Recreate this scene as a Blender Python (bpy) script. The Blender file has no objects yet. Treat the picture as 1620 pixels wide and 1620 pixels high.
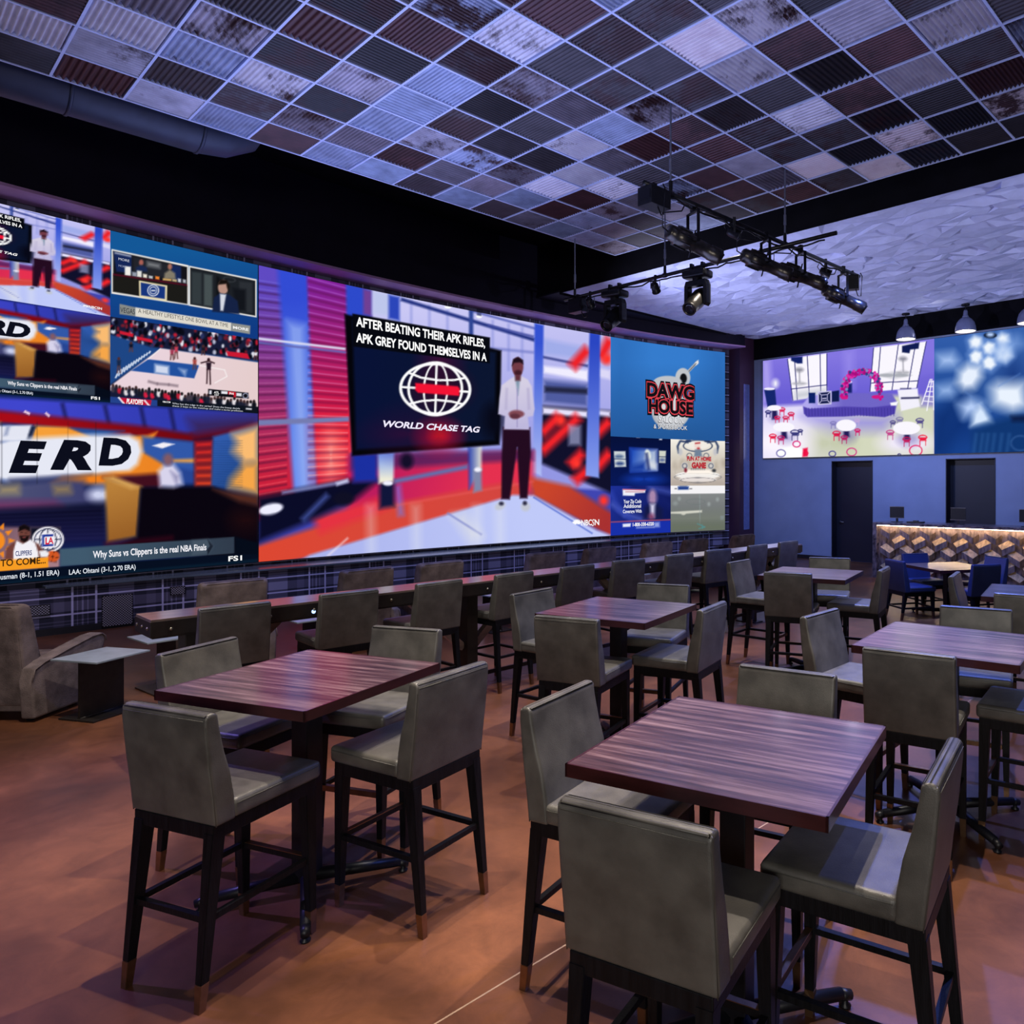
import bpy, bmesh, math, random
import numpy as np
from mathutils import Vector, Matrix
S = bpy.context.scene
COL = S.collection
PI = math.pi
random.seed(7)
# ------------------------------------------------------------------ camera
# room frame: +Y runs along the screen wall, +X away from it; the camera stands at x=0, y=0
TH = 0.7346; F = 1180.42; CX = 1038.47; CY = 763.07; CH = 2.03
cam = bpy.data.cameras.new('camera'); cam_o = bpy.data.objects.new('camera', cam); COL.objects.link(cam_o)
cam_o.location = (0, 0, CH); cam_o.rotation_euler = (PI/2, 0, TH)
cam.sensor_width = 36; cam.lens = 36*F/1620
cam.shift_x = (810-CX)/1620; cam.shift_y = -(810-CY)/1620
cam.clip_start = 0.05; cam.clip_end = 100
S.camera = cam_o
# ------------------------------------------------------------------ world, light, exposure
S.view_settings.view_transform = 'Standard'; S.view_settings.look = 'None'
S.view_settings.gamma = 1; S.view_settings.use_curve_mapping = False
S.view_settings.exposure = 0.0
S.cycles.use_denoising = True
S.cycles.max_bounces = 6
W = bpy.data.worlds.new('world'); S.world = W; W.use_nodes = True
W.node_tree.nodes['Background'].inputs[0].default_value = (0.08, 0.14, 0.62, 1)
W.node_tree.nodes['Background'].inputs[1].default_value = 0.07
def spot(name, loc, target, watt, size_deg, color=(1, .9, .78), blend=.5, radius=.06):
    d = bpy.data.lights.new(name, 'SPOT'); d.energy = watt; d.spot_size = math.radians(size_deg); d.spot_blend = blend
    d.color = color; d.shadow_soft_size = radius
    o = bpy.data.objects.new(name, d); COL.objects.link(o); o.location = loc
    o.rotation_euler = (Vector(target)-Vector(loc)).to_track_quat('-Z', 'Y').to_euler(); return o
def area(name, loc, target, watt, sx, sy, color):
    d = bpy.data.lights.new(name, 'AREA'); d.energy = watt; d.shape = 'RECTANGLE'; d.size = sx; d.size_y = sy; d.color = color
    o = bpy.data.objects.new(name, d); COL.objects.link(o); o.location = loc
    o.rotation_euler = (Vector(target)-Vector(loc)).to_track_quat('-Z', 'Y').to_euler(); return o
WARM = (1, .86, .72); NEUT = (1, .93, .86); BLUE = (.13, .22, 1)
spot('ceiling_spot', (-3.1, 1.3, 5.95), (-3.3, 1.1, 0), 900, 44, WARM, .6, .03)
spot('ceiling_spot', (-3.2, 2.5, 5.95), (-3.6, 1.9, 0), 900, 46, WARM, .6, .03)
spot('ceiling_spot', (-1.95, 3.4, 5.95), (-1.4, 3.0, 0), 1000, 52, WARM, .6, .03)
spot('ceiling_spot', (-2.0, 1.9, 5.95), (-1.6, 1.7, 0), 620, 44, WARM, .6, .03)
spot('ceiling_spot', (-3.7, 4.2, 5.95), (-4.0, 4.0, 0), 980, 52, NEUT, .6, .04)
spot('ceiling_spot', (-1.5, 4.7, 5.95), (-1.7, 4.6, 0), 980, 52, NEUT, .6, .04)
spot('ceiling_spot', (-3.9, 7.0, 5.95), (-4.1, 7.0, 0), 840, 46, NEUT, .6, .04)
spot('ceiling_spot', (-6.6, .9, 5.95), (-7.2, 1.1, 0), 620, 60, WARM, .7, .04)
spot('ceiling_spot', (-5.6, 2.0, 5.95), (-6.1, 2.6, 0), 665, 60, NEUT, .6, .04)
spot('ceiling_spot', (-5.7, 5.0, 5.95), (-6.2, 5.4, 0), 665, 60, NEUT, .6, .04)
spot('ceiling_spot', (-5.9, 8.2, 5.9), (-6.4, 8.6, 0), 665, 56, NEUT, .6, .04)
spot('blue_fill', (-8.4, 4.5, 5.5), (-7.6, 4.5, 0), 700, 80, BLUE, .9, .05)  # added blue fill without a fixture, tints the floor and its shadows
spot('blue_fill', (-4.5, 9.6, 5.5), (-4.0, 9.4, 0), 2200, 110, BLUE, .9, .05)
spot('blue_fill', (-8.6, 11.8, 5.9), (-9.6, 17.4, 1.2), 900, 80, (.22, .36, 1), .9, .05)  # this and the next: blue fill added to colour the far wall
spot('blue_fill', (-5.2, 11.8, 5.9), (-6.0, 17.4, 1.2), 900, 80, (.22, .36, 1), .9, .05)
spot('violet_fill', (-7.6, -1.0, 5.6), (-5.3, .3, 0), 1700, 48, (.30, .22, 1), .9, .05)  # violet fill added to tint the floor at left
spot('blue_fill', (-3.4, 7.8, 5.5), (-2.0, 3.7, 0), 650, 60, BLUE, .9, .05)  # added to fill the shadows beyond the nearest table with blue
spot('blue_fill', (-.8, 7.6, 5.8), (-1.6, 5.2, 0), 1500, 70, BLUE, .9, .05)
spot('wall_fill', (-9.6, 1.2, 5.6), (-12.6, 2.6, .4), 520, 60, (.72, .66, 1), .9, .05)  # three fills added to brighten the tartan wall, no fixtures there
spot('wall_fill', (-9.8, 6.2, 5.6), (-12.6, 7.0, .4), 520, 75, (.35, .45, 1), .9, .05)
spot('wall_fill', (-9.8, 12.0, 5.6), (-12.6, 12.5, .4), 520, 75, (.3, .4, 1), .9, .05)
area('front_fill', (3.4, -4.8, 2.9), (-3.2, 5.0, 1.2), 330, 4, 2, (1, .95, .88))  # unseen fill added behind the camera to lift the chair backs
area('ceiling_fill', (-6.6, 4.2, 2.5), (-5.4, 4.2, 6.1), 220, 4, 8, (.40, .48, 1)).data.spread = 2.4  # upward fill added in mid-air to brighten the tiles, no lamp stands there
area('ceiling_fill', (-10.4, 13.4, 2.6), (-7.5, 13.6, 6.0), 26, 2, 5, (.6, .62, 1))  # second added upward fill, for the white relief ceiling
spot('raking_spot', (-10.9, 8.8, 3.3), (-6.2, 13.4, 6.05), 1100, 100, (.66, .68, 1), .9, .02)  # added without a fixture, rakes the relief ceiling so its ridges show
spot('raking_spot', (4.5, 9.5, 3.6), (-5.5, 13.6, 6.05), 2000, 56, (.7, .72, 1), .9, .02)  # added out of view at right, rakes the same ceiling
for x_ in (-11.0, -8.9, -6.8, -4.7, -2.6): spot('relief_fill', (x_, 17.25, 5.62), (x_, 11.0, 5.8), 26, 120, (.80, .80, 1), .9, .03)  # added row grazing the relief ceiling, no light cove exists here
# ------------------------------------------------------------------ helpers
CT, ST_ = math.cos(TH), math.sin(TH)
def cam2room(X, Y): return (X*CT-Y*ST_, X*ST_+Y*CT)
def px_plane(u, v, z):                       # photo point on a level plane at height z
    Y = F*(CH-z)/(v-CY); return cam2room((u-CX)/F*Y, Y)
def proj(x, y, z):
    X = x*CT+y*ST_; Y = -x*ST_+y*CT
    return CX+F*X/Y, CY-F*(z-CH)/Y
def hexc(h): return tuple(int(h[i:i+2], 16)/255 for i in (0, 2, 4))
def lin(c): return tuple((x/12.92 if x <= .04045 else ((x+.055)/1.055)**2.4) for x in c)
def H(h): return lin(hexc(h))

def mat(name, col, rough=.5, metal=0, noise=0, scale=8, bump=0, bscale=60, coat=0, spec=.5, stretch=(1, 1, 1), col2=None):
    m = bpy.data.materials.new(name); m.use_nodes = True; nt = m.node_tree; b = nt.nodes['Principled BSDF']
    b.inputs['Base Color'].default_value = (*col, 1); b.inputs['Roughness'].default_value = rough
    b.inputs['Metallic'].default_value = metal; b.inputs['Specular IOR Level'].default_value = spec
    if coat: b.inputs['Coat Weight'].default_value = coat; b.inputs['Coat Roughness'].default_value = .12
    tc = nt.nodes.new('ShaderNodeTexCoord'); mp = nt.nodes.new('ShaderNodeMapping'); mp.inputs['Scale'].default_value = stretch
    nt.links.new(tc.outputs['Object'], mp.inputs['Vector'])
    n = nt.nodes.new('ShaderNodeTexNoise'); n.inputs['Scale'].default_value = scale; n.inputs['Detail'].default_value = 6
    nt.links.new(mp.outputs[0], n.inputs['Vector'])
    r = nt.nodes.new('ShaderNodeValToRGB'); r.color_ramp.elements[0].position = .32; r.color_ramp.elements[1].position = .68
    k = noise
    c2 = col2 if col2 else tuple(min(1, x*(1+k)) for x in col)
    r.color_ramp.elements[0].color = (*[x*(1-k) for x in col], 1); r.color_ramp.elements[1].color = (*c2, 1)
    nt.links.new(n.outputs[0], r.inputs[0]); nt.links.new(r.outputs[0], b.inputs['Base Color'])
    if bump:
        n2 = nt.nodes.new('ShaderNodeTexNoise'); n2.inputs['Scale'].default_value = bscale; n2.inputs['Detail'].default_value = 4
        nt.links.new(mp.outputs[0], n2.inputs['Vector'])
        bp = nt.nodes.new('ShaderNodeBump'); bp.inputs['Strength'].default_value = bump; bp.inputs['Distance'].default_value = .01
        nt.links.new(n2.outputs[0], bp.inputs['Height']); nt.links.new(bp.outputs[0], b.inputs['Normal'])
    return m
def emit(name, col, strength=1):
    m = bpy.data.materials.new(name); m.use_nodes = True; nt = m.node_tree
    nt.nodes.remove(nt.nodes['Principled BSDF']); e = nt.nodes.new('ShaderNodeEmission')
    e.inputs[0].default_value = (*col, 1); e.inputs[1].default_value = strength
    nt.links.new(e.outputs[0], nt.nodes['Material Output'].inputs[0]); return m

def link(name, me, m=None, parent=None, smooth=False):
    if m is not None: me.materials.append(m)
    if smooth:
        for p in me.polygons: p.use_smooth = True
    o = bpy.data.objects.new(name, me); COL.objects.link(o)
    if parent is not None: o.parent = parent
    return o
def obj(name, bm, m, parent=None, smooth=False):
    me = bpy.data.meshes.new(name); bm.normal_update(); bm.to_mesh(me); bm.free()
    return link(name, me, m, parent, smooth)
def tag(o, label=None, cat=None, group=None, kind=None):
    if label: o['label'] = label
    if cat: o['category'] = cat
    if group: o['group'] = group
    if kind: o['kind'] = kind
    return o
def thing(name, label, cat, loc=(0, 0, 0), rz=0, group=None):
    o = bpy.data.objects.new(name, None); COL.objects.link(o); o.location = loc; o.rotation_euler = (0, 0, rz); o.empty_display_size = .1
    return tag(o, label, cat, group)
def struct(name, bm, m, parent=None): return tag(obj(name, bm, m, parent), kind='structure') if parent is None else obj(name, bm, m, parent)
def dup(root, loc, rz, label, group=None):
    def rec(o, p):
        c = o.copy(); COL.objects.link(c); c.parent = p
        if p is not None: c.matrix_parent_inverse = o.matrix_parent_inverse
        for ch in list(o.children): rec(ch, c)
        return c
    r = rec(root, None); r.location = loc; r.rotation_euler = (0, 0, rz); r['label'] = label
    if group: r['group'] = group
    return r
def BM(): return bmesh.new()
def box(bm, x0, x1, y0, y1, z0, z1, bev=0, seg=2):
    r = bmesh.ops.create_cube(bm, size=1); vs = r['verts']
    for v in vs: v.co = Vector((x0+(v.co.x+.5)*(x1-x0), y0+(v.co.y+.5)*(y1-y0), z0+(v.co.z+.5)*(z1-z0)))
    if bev:
        es = list({e for v in vs for e in v.link_edges})
        bmesh.ops.bevel(bm, geom=es, offset=bev, segments=seg, profile=.6, affect='EDGES')
    return vs
def prism(bm, prof, a0, a1, axis='x', bev=0, seg=2):          # profile swept along an axis
    def P(p, a):
        return Vector((a, p[0], p[1])) if axis == 'x' else (Vector((p[0], a, p[1])) if axis == 'y' else Vector((p[0], p[1], a)))
    A = [bm.verts.new(P(p, a0)) for p in prof]; B = [bm.verts.new(P(p, a1)) for p in prof]
    n = len(prof); fs = [bm.faces.new(A[::-1]), bm.faces.new(B)]
    for i in range(n): fs.append(bm.faces.new((A[i], A[(i+1) % n], B[(i+1) % n], B[i])))
    bmesh.ops.recalc_face_normals(bm, faces=fs)
    if bev:
        es = list({e for f in fs for e in f.edges if e.calc_face_angle(0) > .6})
        bmesh.ops.bevel(bm, geom=es, offset=bev, segments=seg, profile=.6, affect='EDGES')
def taper(bm, p0, p1, a0, a1, b0=None, b1=None, bev=0):        # square bar from p0 to p1, half sizes a0 -> a1
    b0 = b0 or a0; b1 = b1 or a1; vs = []
    for p, a, b in ((p0, a0, b0), (p1, a1, b1)):
        for sx, sy in ((-1, -1), (1, -1), (1, 1), (-1, 1)): vs.append(bm.verts.new((p[0]+sx*a, p[1]+sy*b, p[2])))
    fs = [bm.faces.new(vs[3::-1]), bm.faces.new(vs[4:])]
    for i in range(4): fs.append(bm.faces.new((vs[i], vs[(i+1) % 4], vs[4+(i+1) % 4], vs[4+i])))
    bmesh.ops.recalc_face_normals(bm, faces=fs)
    if bev: bmesh.ops.bevel(bm, geom=list({e for f in fs for e in f.edges}), offset=bev, segments=2, affect='EDGES')
def rod(bm, p0, p1, r0, r1=None, n=12, cap=True):
    r1 = r0 if r1 is None else r1; p0 = Vector(p0); p1 = Vector(p1); d = p1-p0
    q = d.to_track_quat('Z', 'Y').to_matrix().to_4x4()
    M = Matrix.Translation((p0+p1)/2) @ q
    bmesh.ops.create_cone(bm, cap_ends=cap, segments=n, radius1=r0, radius2=r1, depth=d.length, matrix=M)
def bar(bm, p0, p1, w, h):                                      # rectangular bar, w across, h up
    p0 = Vector(p0); p1 = Vector(p1); d = p1-p0; q = d.to_track_quat('Y', 'Z').to_matrix().to_4x4()
    bmesh.ops.create_cube(bm, size=1, matrix=Matrix.Translation((p0+p1)/2) @ q @ Matrix.Diagonal((w, d.length, h, 1)))
def tube(bm, pts, r, n=8):
    pts = [Vector(p) for p in pts]; rings = []
    for i, p in enumerate(pts):
        t = (pts[min(i+1, len(pts)-1)]-pts[max(i-1, 0)]).normalized(); q = t.to_track_quat('Z', 'Y')
        rings.append([bm.verts.new(p+q @ Vector((r*math.cos(2*PI*k/n), r*math.sin(2*PI*k/n), 0))) for k in range(n)])
    for a, b in zip(rings, rings[1:]):
        for k in range(n): bm.faces.new((a[k], a[(k+1) % n], b[(k+1) % n], b[k]))
    bm.faces.new(rings[0][::-1]); bm.faces.new(rings[-1])
def lathe(bm, prof, M=None, n=24):
    M = M or Matrix(); rings = []
    for r, z in prof: rings.append([bm.verts.new(M @ Vector((r*math.cos(2*PI*k/n), r*math.sin(2*PI*k/n), z))) for k in range(n)])
    for a, b in zip(rings, rings[1:]):
        for k in range(n): bm.faces.new((a[k], a[(k+1) % n], b[(k+1) % n], b[k]))
    if prof[0][0] > 1e-4: bm.faces.new(rings[0][::-1])
    if prof[-1][0] > 1e-4: bm.faces.new(rings[-1])
    bmesh.ops.remove_doubles(bm, verts=[v for r in rings for v in r], dist=1e-5)

# ------------------------------------------------------------------ materials
M = {}
M['leather'] = mat('grey_leather', H('4c4a46'), .42, 0, .3, 9, .14, 260, spec=.5)
M['navy'] = mat('navy_leather', H('27345c'), .45, 0, .14, 5, .1, 260)
M['piping'] = mat('leather_piping', H('403f3a'), .5, 0, .1, 30)
M['blackwood'] = mat('black_wood', (.0045, .0045, .006), .45, 0, .4, 10, .15, 40, stretch=(6, 6, .6), spec=.16)
M['bronze'] = mat('bronze_metal', H('8a6a50'), .32, .9, .12, 30)
M['blacksteel'] = mat('black_powder_steel', (.006, .006, .009), .42, .1, .2, 20, spec=.35)
M['edge'] = mat('lacquered_red_wood_edge', H('381719'), .28, 0, .2, 12, coat=.5, stretch=(1, 1, 4))
M['suede'] = mat('brown_suede', H('6f625f'), .85, 0, .38, 7, .3, 90, spec=.2)
M['steel'] = mat('blue_grey_steel_plate', H('8f9ba4'), .36, .15, .12, 10)
M['beamwood'] = mat('dark_beam_wood', H('6a5850'), .28, 0, .3, 6, coat=.7, stretch=(3, .5, 3))
M['beamside'] = mat('dark_beam_iron', H('2a2522'), .4, .4, .25, 12)
M['bolt'] = mat('steel_bolt', H('8d8676'), .35, .9, .1, 20)
M['black'] = mat('matt_black_paint', (.0035, .0035, .006), .9, 0, .2, 4, spec=.1)
M['duct'] = mat('painted_duct', H('2b3248'), .5, .2, .15, 6)
M['bulk'] = mat('bulkhead_paint', H('120e22'), .7, 0, .12, 3, spec=.2)
M['purple'] = mat('purple_soffit_paint', H('b88cc4'), .6, 0, .1, 3)
M['pillar'] = mat('plum_pillar_paint', H('3b2038'), .55, 0, .1, 3)
M['farwall'] = mat('blue_grey_wall_paint', H('7f8ba8'), .7, 0, .06, 2, .05, 80)
M['navydoor'] = mat('dark_navy_door', H('0e1120'), .5, 0, .1, 4)
M['white'] = mat('white_relief_panel', H('bec6ec'), .75, 0, .06, 8)
M['grid'] = mat('ceiling_grid_paint', H('bcc8ea'), .5, 0, .06, 8)
M['ledge'] = mat('polished_ledge_stone', H('56606c'), .22, 0, .35, 3, stretch=(1, .3, 1))
M['marble'] = mat('dark_marble', H('3c3540'), .25, 0, .6, 9, col2=H('7b6f78'))
M['plate'] = mat('brushed_nickel', H('b9bcc4'), .3, 1, .05, 40)
M['lampblue'] = mat('pendant_enamel', H('6d7392'), .4, .2, .08, 10)
M['lampin'] = mat('pendant_inner_white', H('f0f0f0'), .6, 0, .02, 10)
M['rig'] = mat('black_rig_metal', (.02, .02, .022), .34, .6, .3, 14)
M['rigsilver'] = mat('worn_fixture_metal', H('4a4641'), .3, .8, .3, 14)
M['lens'] = mat('fixture_lens_glass', (.02, .02, .03), .08, 0, .1, 10, coat=1)
M['rodm'] = mat('zinc_rod', H('8b8f9d'), .4, .8, .1, 30)
M['mirror'] = mat('polished_metal_strip', H('9aa6d8'), .22, .8, .1, 10)
M['monitor'] = mat('black_plastic', (.01, .01, .012), .4, 0, .1, 20)
M['kick'] = mat('black_skirting', (.006, .006, .01), .5, 0, .2, 10)
M['carpetbase'] = M['kick']

def floor_mat():
    m = bpy.data.materials.new('stained_concrete'); m.use_nodes = True; nt = m.node_tree; b = nt.nodes['Principled BSDF']
    N = nt.nodes.new; L = nt.links.new
    tc = N('ShaderNodeTexCoord')
    n1 = N('ShaderNodeTexNoise'); n1.inputs['Scale'].default_value = .9; n1.inputs['Detail'].default_value = 8; n1.inputs['Distortion'].default_value = .8
    n2 = N('ShaderNodeTexNoise'); n2.inputs['Scale'].default_value = 5; n2.inputs['Detail'].default_value = 12; n2.inputs['Roughness'].default_value = .78; n2.inputs['Distortion'].default_value = .6
    L(tc.outputs['Object'], n1.inputs['Vector']); L(tc.outputs['Object'], n2.inputs['Vector'])
    r = N('ShaderNodeValToRGB'); e = r.color_ramp.elements
    e[0].position = .3; e[0].color = (*H('40261a'), 1); e[1].position = .72; e[1].color = (*H('70452b'), 1)
    x = r.color_ramp.elements.new(.5); x.color = (*H('573421'), 1)
    L(n1.outputs[0], r.inputs[0])
    mx = N('ShaderNodeMixRGB'); mx.blend_type = 'OVERLAY'; mx.inputs[0].default_value = .75; L(r.outputs[0], mx.inputs[1]); L(n2.outputs[0], mx.inputs[2])
    L(mx.outputs[0], b.inputs['Base Color'])
    rr = N('ShaderNodeMapRange'); b.inputs['Specular IOR Level'].default_value = .4; rr.inputs[3].default_value = .26; rr.inputs[4].default_value = .46; L(n1.outputs[0], rr.inputs[0]); L(rr.outputs[0], b.inputs['Roughness'])
    bp = N('ShaderNodeBump'); bp.inputs['Strength'].default_value = .08; bp.inputs['Distance'].default_value = .01; L(n2.outputs[0], bp.inputs['Height']); L(bp.outputs[0], b.inputs['Normal'])
    return m
M['floor'] = floor_mat()
def table_mat():
    m = bpy.data.materials.new('streaked_red_wood'); m.use_nodes = True; nt = m.node_tree; b = nt.nodes['Principled BSDF']
    N = nt.nodes.new; L = nt.links.new
    tc = N('ShaderNodeTexCoord'); mp = N('ShaderNodeMapping'); mp.inputs['Scale'].default_value = (1.6, 30, 1); L(tc.outputs['Object'], mp.inputs['Vector'])
    n1 = N('ShaderNodeTexNoise'); n1.inputs['Scale'].default_value = 1.0; n1.inputs['Detail'].default_value = 3; L(mp.outputs[0], n1.inputs['Vector'])
    mp2 = N('ShaderNodeMapping'); mp2.inputs['Scale'].default_value = (9, 160, 1); L(tc.outputs['Object'], mp2.inputs['Vector'])
    n2 = N('ShaderNodeTexNoise'); n2.inputs['Scale'].default_value = 1.0; n2.inputs['Detail'].default_value = 6; L(mp2.outputs[0], n2.inputs['Vector'])
    ad = N('ShaderNodeMath'); ad.operation = 'MULTIPLY_ADD'; ad.inputs[1].default_value = .35; L(n2.outputs[0], ad.inputs[0]); L(n1.outputs[0], ad.inputs[2])
    r = N('ShaderNodeValToRGB'); e = r.color_ramp.elements
    e[0].position = .5; e[0].color = (*H('2b1719'), 1); e[1].position = .88; e[1].color = (*H('82686a'), 1)
    x = e.new(.66); x.color = (*H('4a3033'), 1)
    L(ad.outputs[0], r.inputs[0]); L(r.outputs[0], b.inputs['Base Color'])
    b.inputs['Roughness'].default_value = .36; b.inputs['Coat Weight'].default_value = .5; b.inputs['Coat Roughness'].default_value = .14
    bp = N('ShaderNodeBump'); bp.inputs['Strength'].default_value = .12; bp.inputs['Distance'].default_value = .004; L(n2.outputs[0], bp.inputs['Height']); L(bp.outputs[0], b.inputs['Normal'])
    return m
M['table'] = table_mat()
def plaid_mat():
    m = bpy.data.materials.new('tartan_wall_covering'); m.use_nodes = True; nt = m.node_tree; b = nt.nodes['Principled BSDF']
    N = nt.nodes.new; L = nt.links.new
    tc = N('ShaderNodeTexCoord'); sp = N('ShaderNodeSeparateXYZ'); L(tc.outputs['Object'], sp.inputs[0])
    def bands(axis, period, phase, stops):
        a = N('ShaderNodeMath'); a.operation = 'MULTIPLY_ADD'; a.inputs[1].default_value = 1/period; a.inputs[2].default_value = phase; L(sp.outputs[axis], a.inputs[0])
        f = N('ShaderNodeMath'); f.operation = 'FRACT'; L(a.outputs[0], f.inputs[0])
        r = N('ShaderNodeValToRGB'); r.color_ramp.interpolation = 'CONSTANT'
        els = r.color_ramp.elements
        els[0].position = stops[0][0]; els[0].color = (*[stops[0][1]]*3, 1)
        els[1].position = stops[1][0]; els[1].color = (*[stops[1][1]]*3, 1)
        for p, v in stops[2:]: q = els.new(p); q.color = (v, v, v, 1)
        L(f.outputs[0], r.inputs[0]); return r.outputs[0]
    v = bands('Y', 1.05, -2.05, [(0, 0), (.02, .9), (.045, 0), (.08, .25), (.09, 0), (.13, .3), (.15, 0), (.19, .25), (.2, 0), (.27, .9), (.295, 0), (.42, .3), (.7, 0), (.84, .1), (.95, 0)])
    h = bands('Z', .44, -.05, [(0, 0), (.04, .9), (.09, 0), (.2, .2), (.24, 0), (.3, .2), (.34, 0), (.5, .9), (.55, 0), (.62, .3), (.92, 0)])
    ad = N('ShaderNodeMath'); ad.operation = 'ADD'; L(v, ad.inputs[0]); L(h, ad.inputs[1])
    r = N('ShaderNodeValToRGB'); e = r.color_ramp.elements
    e[0].position = 0; e[0].color = (*H('14152c'), 1); e[1].position = 1; e[1].color = (*H('aaa6cc'), 1)
    q = e.new(.35); q.color = (*H('4c4862'), 1)
    L(ad.outputs[0], r.inputs[0]); L(r.outputs[0], b.inputs['Base Color']); b.inputs['Roughness'].default_value = .8
    return m
M['plaid'] = plaid_mat()
def attr_mat(name, rough, metal=0, streak=None, attr='tint'):
    m = bpy.data.materials.new(name); m.use_nodes = True; nt = m.node_tree; b = nt.nodes['Principled BSDF']
    N = nt.nodes.new; L = nt.links.new
    a = N('ShaderNodeAttribute'); a.attribute_name = attr; src = a.outputs['Color']
    if streak:
        r_ = N('ShaderNodeAttribute'); r_.attribute_name = 'rust'
        tc = N('ShaderNodeTexCoord'); n = N('ShaderNodeTexNoise'); n.inputs['Scale'].default_value = 2.6; n.inputs['Detail'].default_value = 9; n.inputs['Roughness'].default_value = .72
        L(tc.outputs['Object'], n.inputs['Vector'])
        sm = N('ShaderNodeMath'); sm.operation = 'ADD'; L(n.outputs[0], sm.inputs[0]); L(r_.outputs['Fac'], sm.inputs[1])
        cr = N('ShaderNodeValToRGB'); cr.color_ramp.elements[0].position = .72; cr.color_ramp.elements[1].position = .84
        L(sm.outputs[0], cr.inputs[0])
        mx = N('ShaderNodeMixRGB'); L(cr.outputs[0], mx.inputs[0]); L(src, mx.inputs[1]); mx.inputs[2].default_value = (*H('33191a'), 1)
        n2 = N('ShaderNodeTexNoise'); n2.inputs['Scale'].default_value = 5; n2.inputs['Detail'].default_value = 5
        L(tc.outputs['Object'], n2.inputs['Vector'])
        ov = N('ShaderNodeMixRGB'); ov.blend_type = 'OVERLAY'; ov.inputs[0].default_value = .6; L(mx.outputs[0], ov.inputs[1]); L(n2.outputs[0], ov.inputs[2]); src = ov.outputs[0]
    L(src, b.inputs['Base Color']); b.inputs['Roughness'].default_value = rough; b.inputs['Metallic'].default_value = metal
    return m
M['corrugated'] = attr_mat('corrugated_reclaimed_metal', .5, .25, True)
def chevron_mat(name, c1, c2):
    return mat(name, H(c1), .5, 0, .25, 7, .2, 40, stretch=(3, 3, 1), col2=H(c2))

# ------------------------------------------------------------------ shell
FAR = 17.45; LX = -12.6
bm = BM(); box(bm, -14.5, 6, -5, FAR+.2, -.2, 0); struct('floor', bm, M['floor'])
bm = BM(); jx = -2.49
box(bm, jx-.004, jx+.004, -1, 16, 0, .0008); tag(obj('floor_joint', bm, mat('pale_joint_filler', H('94795f'), .6, 0, .1, 20)), kind='structure')
def scr_x(y):                                   # plan curve of the screen wall
    return -13.3+.0115*(y-8.9)**2+(.021*(y-12.9)**2 if y > 12.9 else 0)
def curve_wall(bm, off, z0, z1, ya, yb, thick=.1, n=40):
    A = []
    for k in range(n+1):
        y = ya+(yb-ya)*k/n; x = scr_x(y)+off
        A.append([bm.verts.new((x, y, z0)), bm.verts.new((x, y, z1)), bm.verts.new((x-thick, y, z1)), bm.verts.new((x-thick, y, z0))])
    for a, b in zip(A, A[1:]):
        for k in range(4): bm.faces.new((a[k], a[(k+1) % 4], b[(k+1) % 4], b[k]))
    bm.faces.new(A[0]); bm.faces.new(A[-1][::-1])
    bmesh.ops.recalc_face_normals(bm, faces=bm.faces[:])
YA, YB = -4.0, 16.76
bm = BM(); curve_wall(bm, -.14, .3, 5.72, YA, YB); struct('wall_screen', bm, M['plaid'])
bm = BM(); box(bm, LX-.1, LX, YA, YB, .09, .625); struct('wall_wainscot', bm, M['plaid'])
bm = BM(); box(bm, LX-.12, LX+.015, YA, YB, 0, .09); struct('baseboard_screen', bm, M['kick'])
bm = BM(); box(bm, LX-.95, LX+.05, 1.9, YB, .625, .655, .004); struct('trim_ledge', bm, M['ledge'])
# soffit band and bulkhead over the screens
bm = BM(); curve_wall(bm, .42, 5.72, 5.76, YA, 16.76, 1.2); struct('trim_soffit', bm, M['purple'])
bm = BM(); curve_wall(bm, .40, 5.76, 7.2, YA, 16.76, .3); struct('wall_bulkhead', bm, M['bulk'])
# pillar that ends the screen wall
bm = BM(); box(bm, -13.4, -12.05, 16.76, FAR, 0, 6.05); struct('wall_pillar', bm, M['pillar'])
bm = BM(); box(bm, -12.05, -12.035, 16.93, 17.2, .72, 4.75); struct('trim_strip', bm, M['mirror'])
# far wall with its two recessed doorways
DO = [(-9.62, -8.48, 2.58), (-6.66, -5.55, 2.58)]
bm = BM(); xs = -12.05
for a, b, h in DO:
    box(bm, xs, a, FAR, FAR+.4, 0, 5.5); box(bm, a, b, FAR, FAR+.4, h, 5.5); xs = b
box(bm, xs, 4, FAR, FAR+.4, 0, 5.5); struct('wall_far', bm, M['farwall'])
bm = BM(); box(bm, -12.05, 4, FAR-.02, FAR+.4, 5.47, 7.2); struct('wall_header', bm, M['black'])
bm = BM()
xs = -12.05
for a, b, h in DO+[(4, 4, 0)]:
    box(bm, xs, a, FAR-.015, FAR, 0, .1); xs = b
struct('baseboard_far', bm, M['kick'])
for k, (a, b, h) in enumerate(DO):
    bm = BM(); box(bm, a+.02, b-.02, FAR+.22, FAR+.28, 0.005, h-.02, .004)
    d = struct('door_%d' % (k+1), bm, M['navydoor'])
    bm = BM(); box(bm, a, a+.02, FAR-.012, FAR+.3, 0, h); box(bm, b-.02, b, FAR-.012, FAR+.3, 0, h); box(bm, a, b, FAR-.012, FAR+.3, h-.02, h)
    obj('door_frame', bm, M['navydoor'], d)
    bm = BM(); hx = a+.13
    lathe(bm, [(.03, 0), (.03, .012), (.012, .02), (.012, .06)], Matrix.Translation((hx, FAR+.22, 1.0)) @ Matrix.Rotation(PI/2, 4, 'X'))
    rod(bm, (hx, FAR+.165, 1.0), (hx+.12, FAR+.165, 1.0), .011)
    obj('door_handle', bm, M['plate'], d, True)
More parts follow.
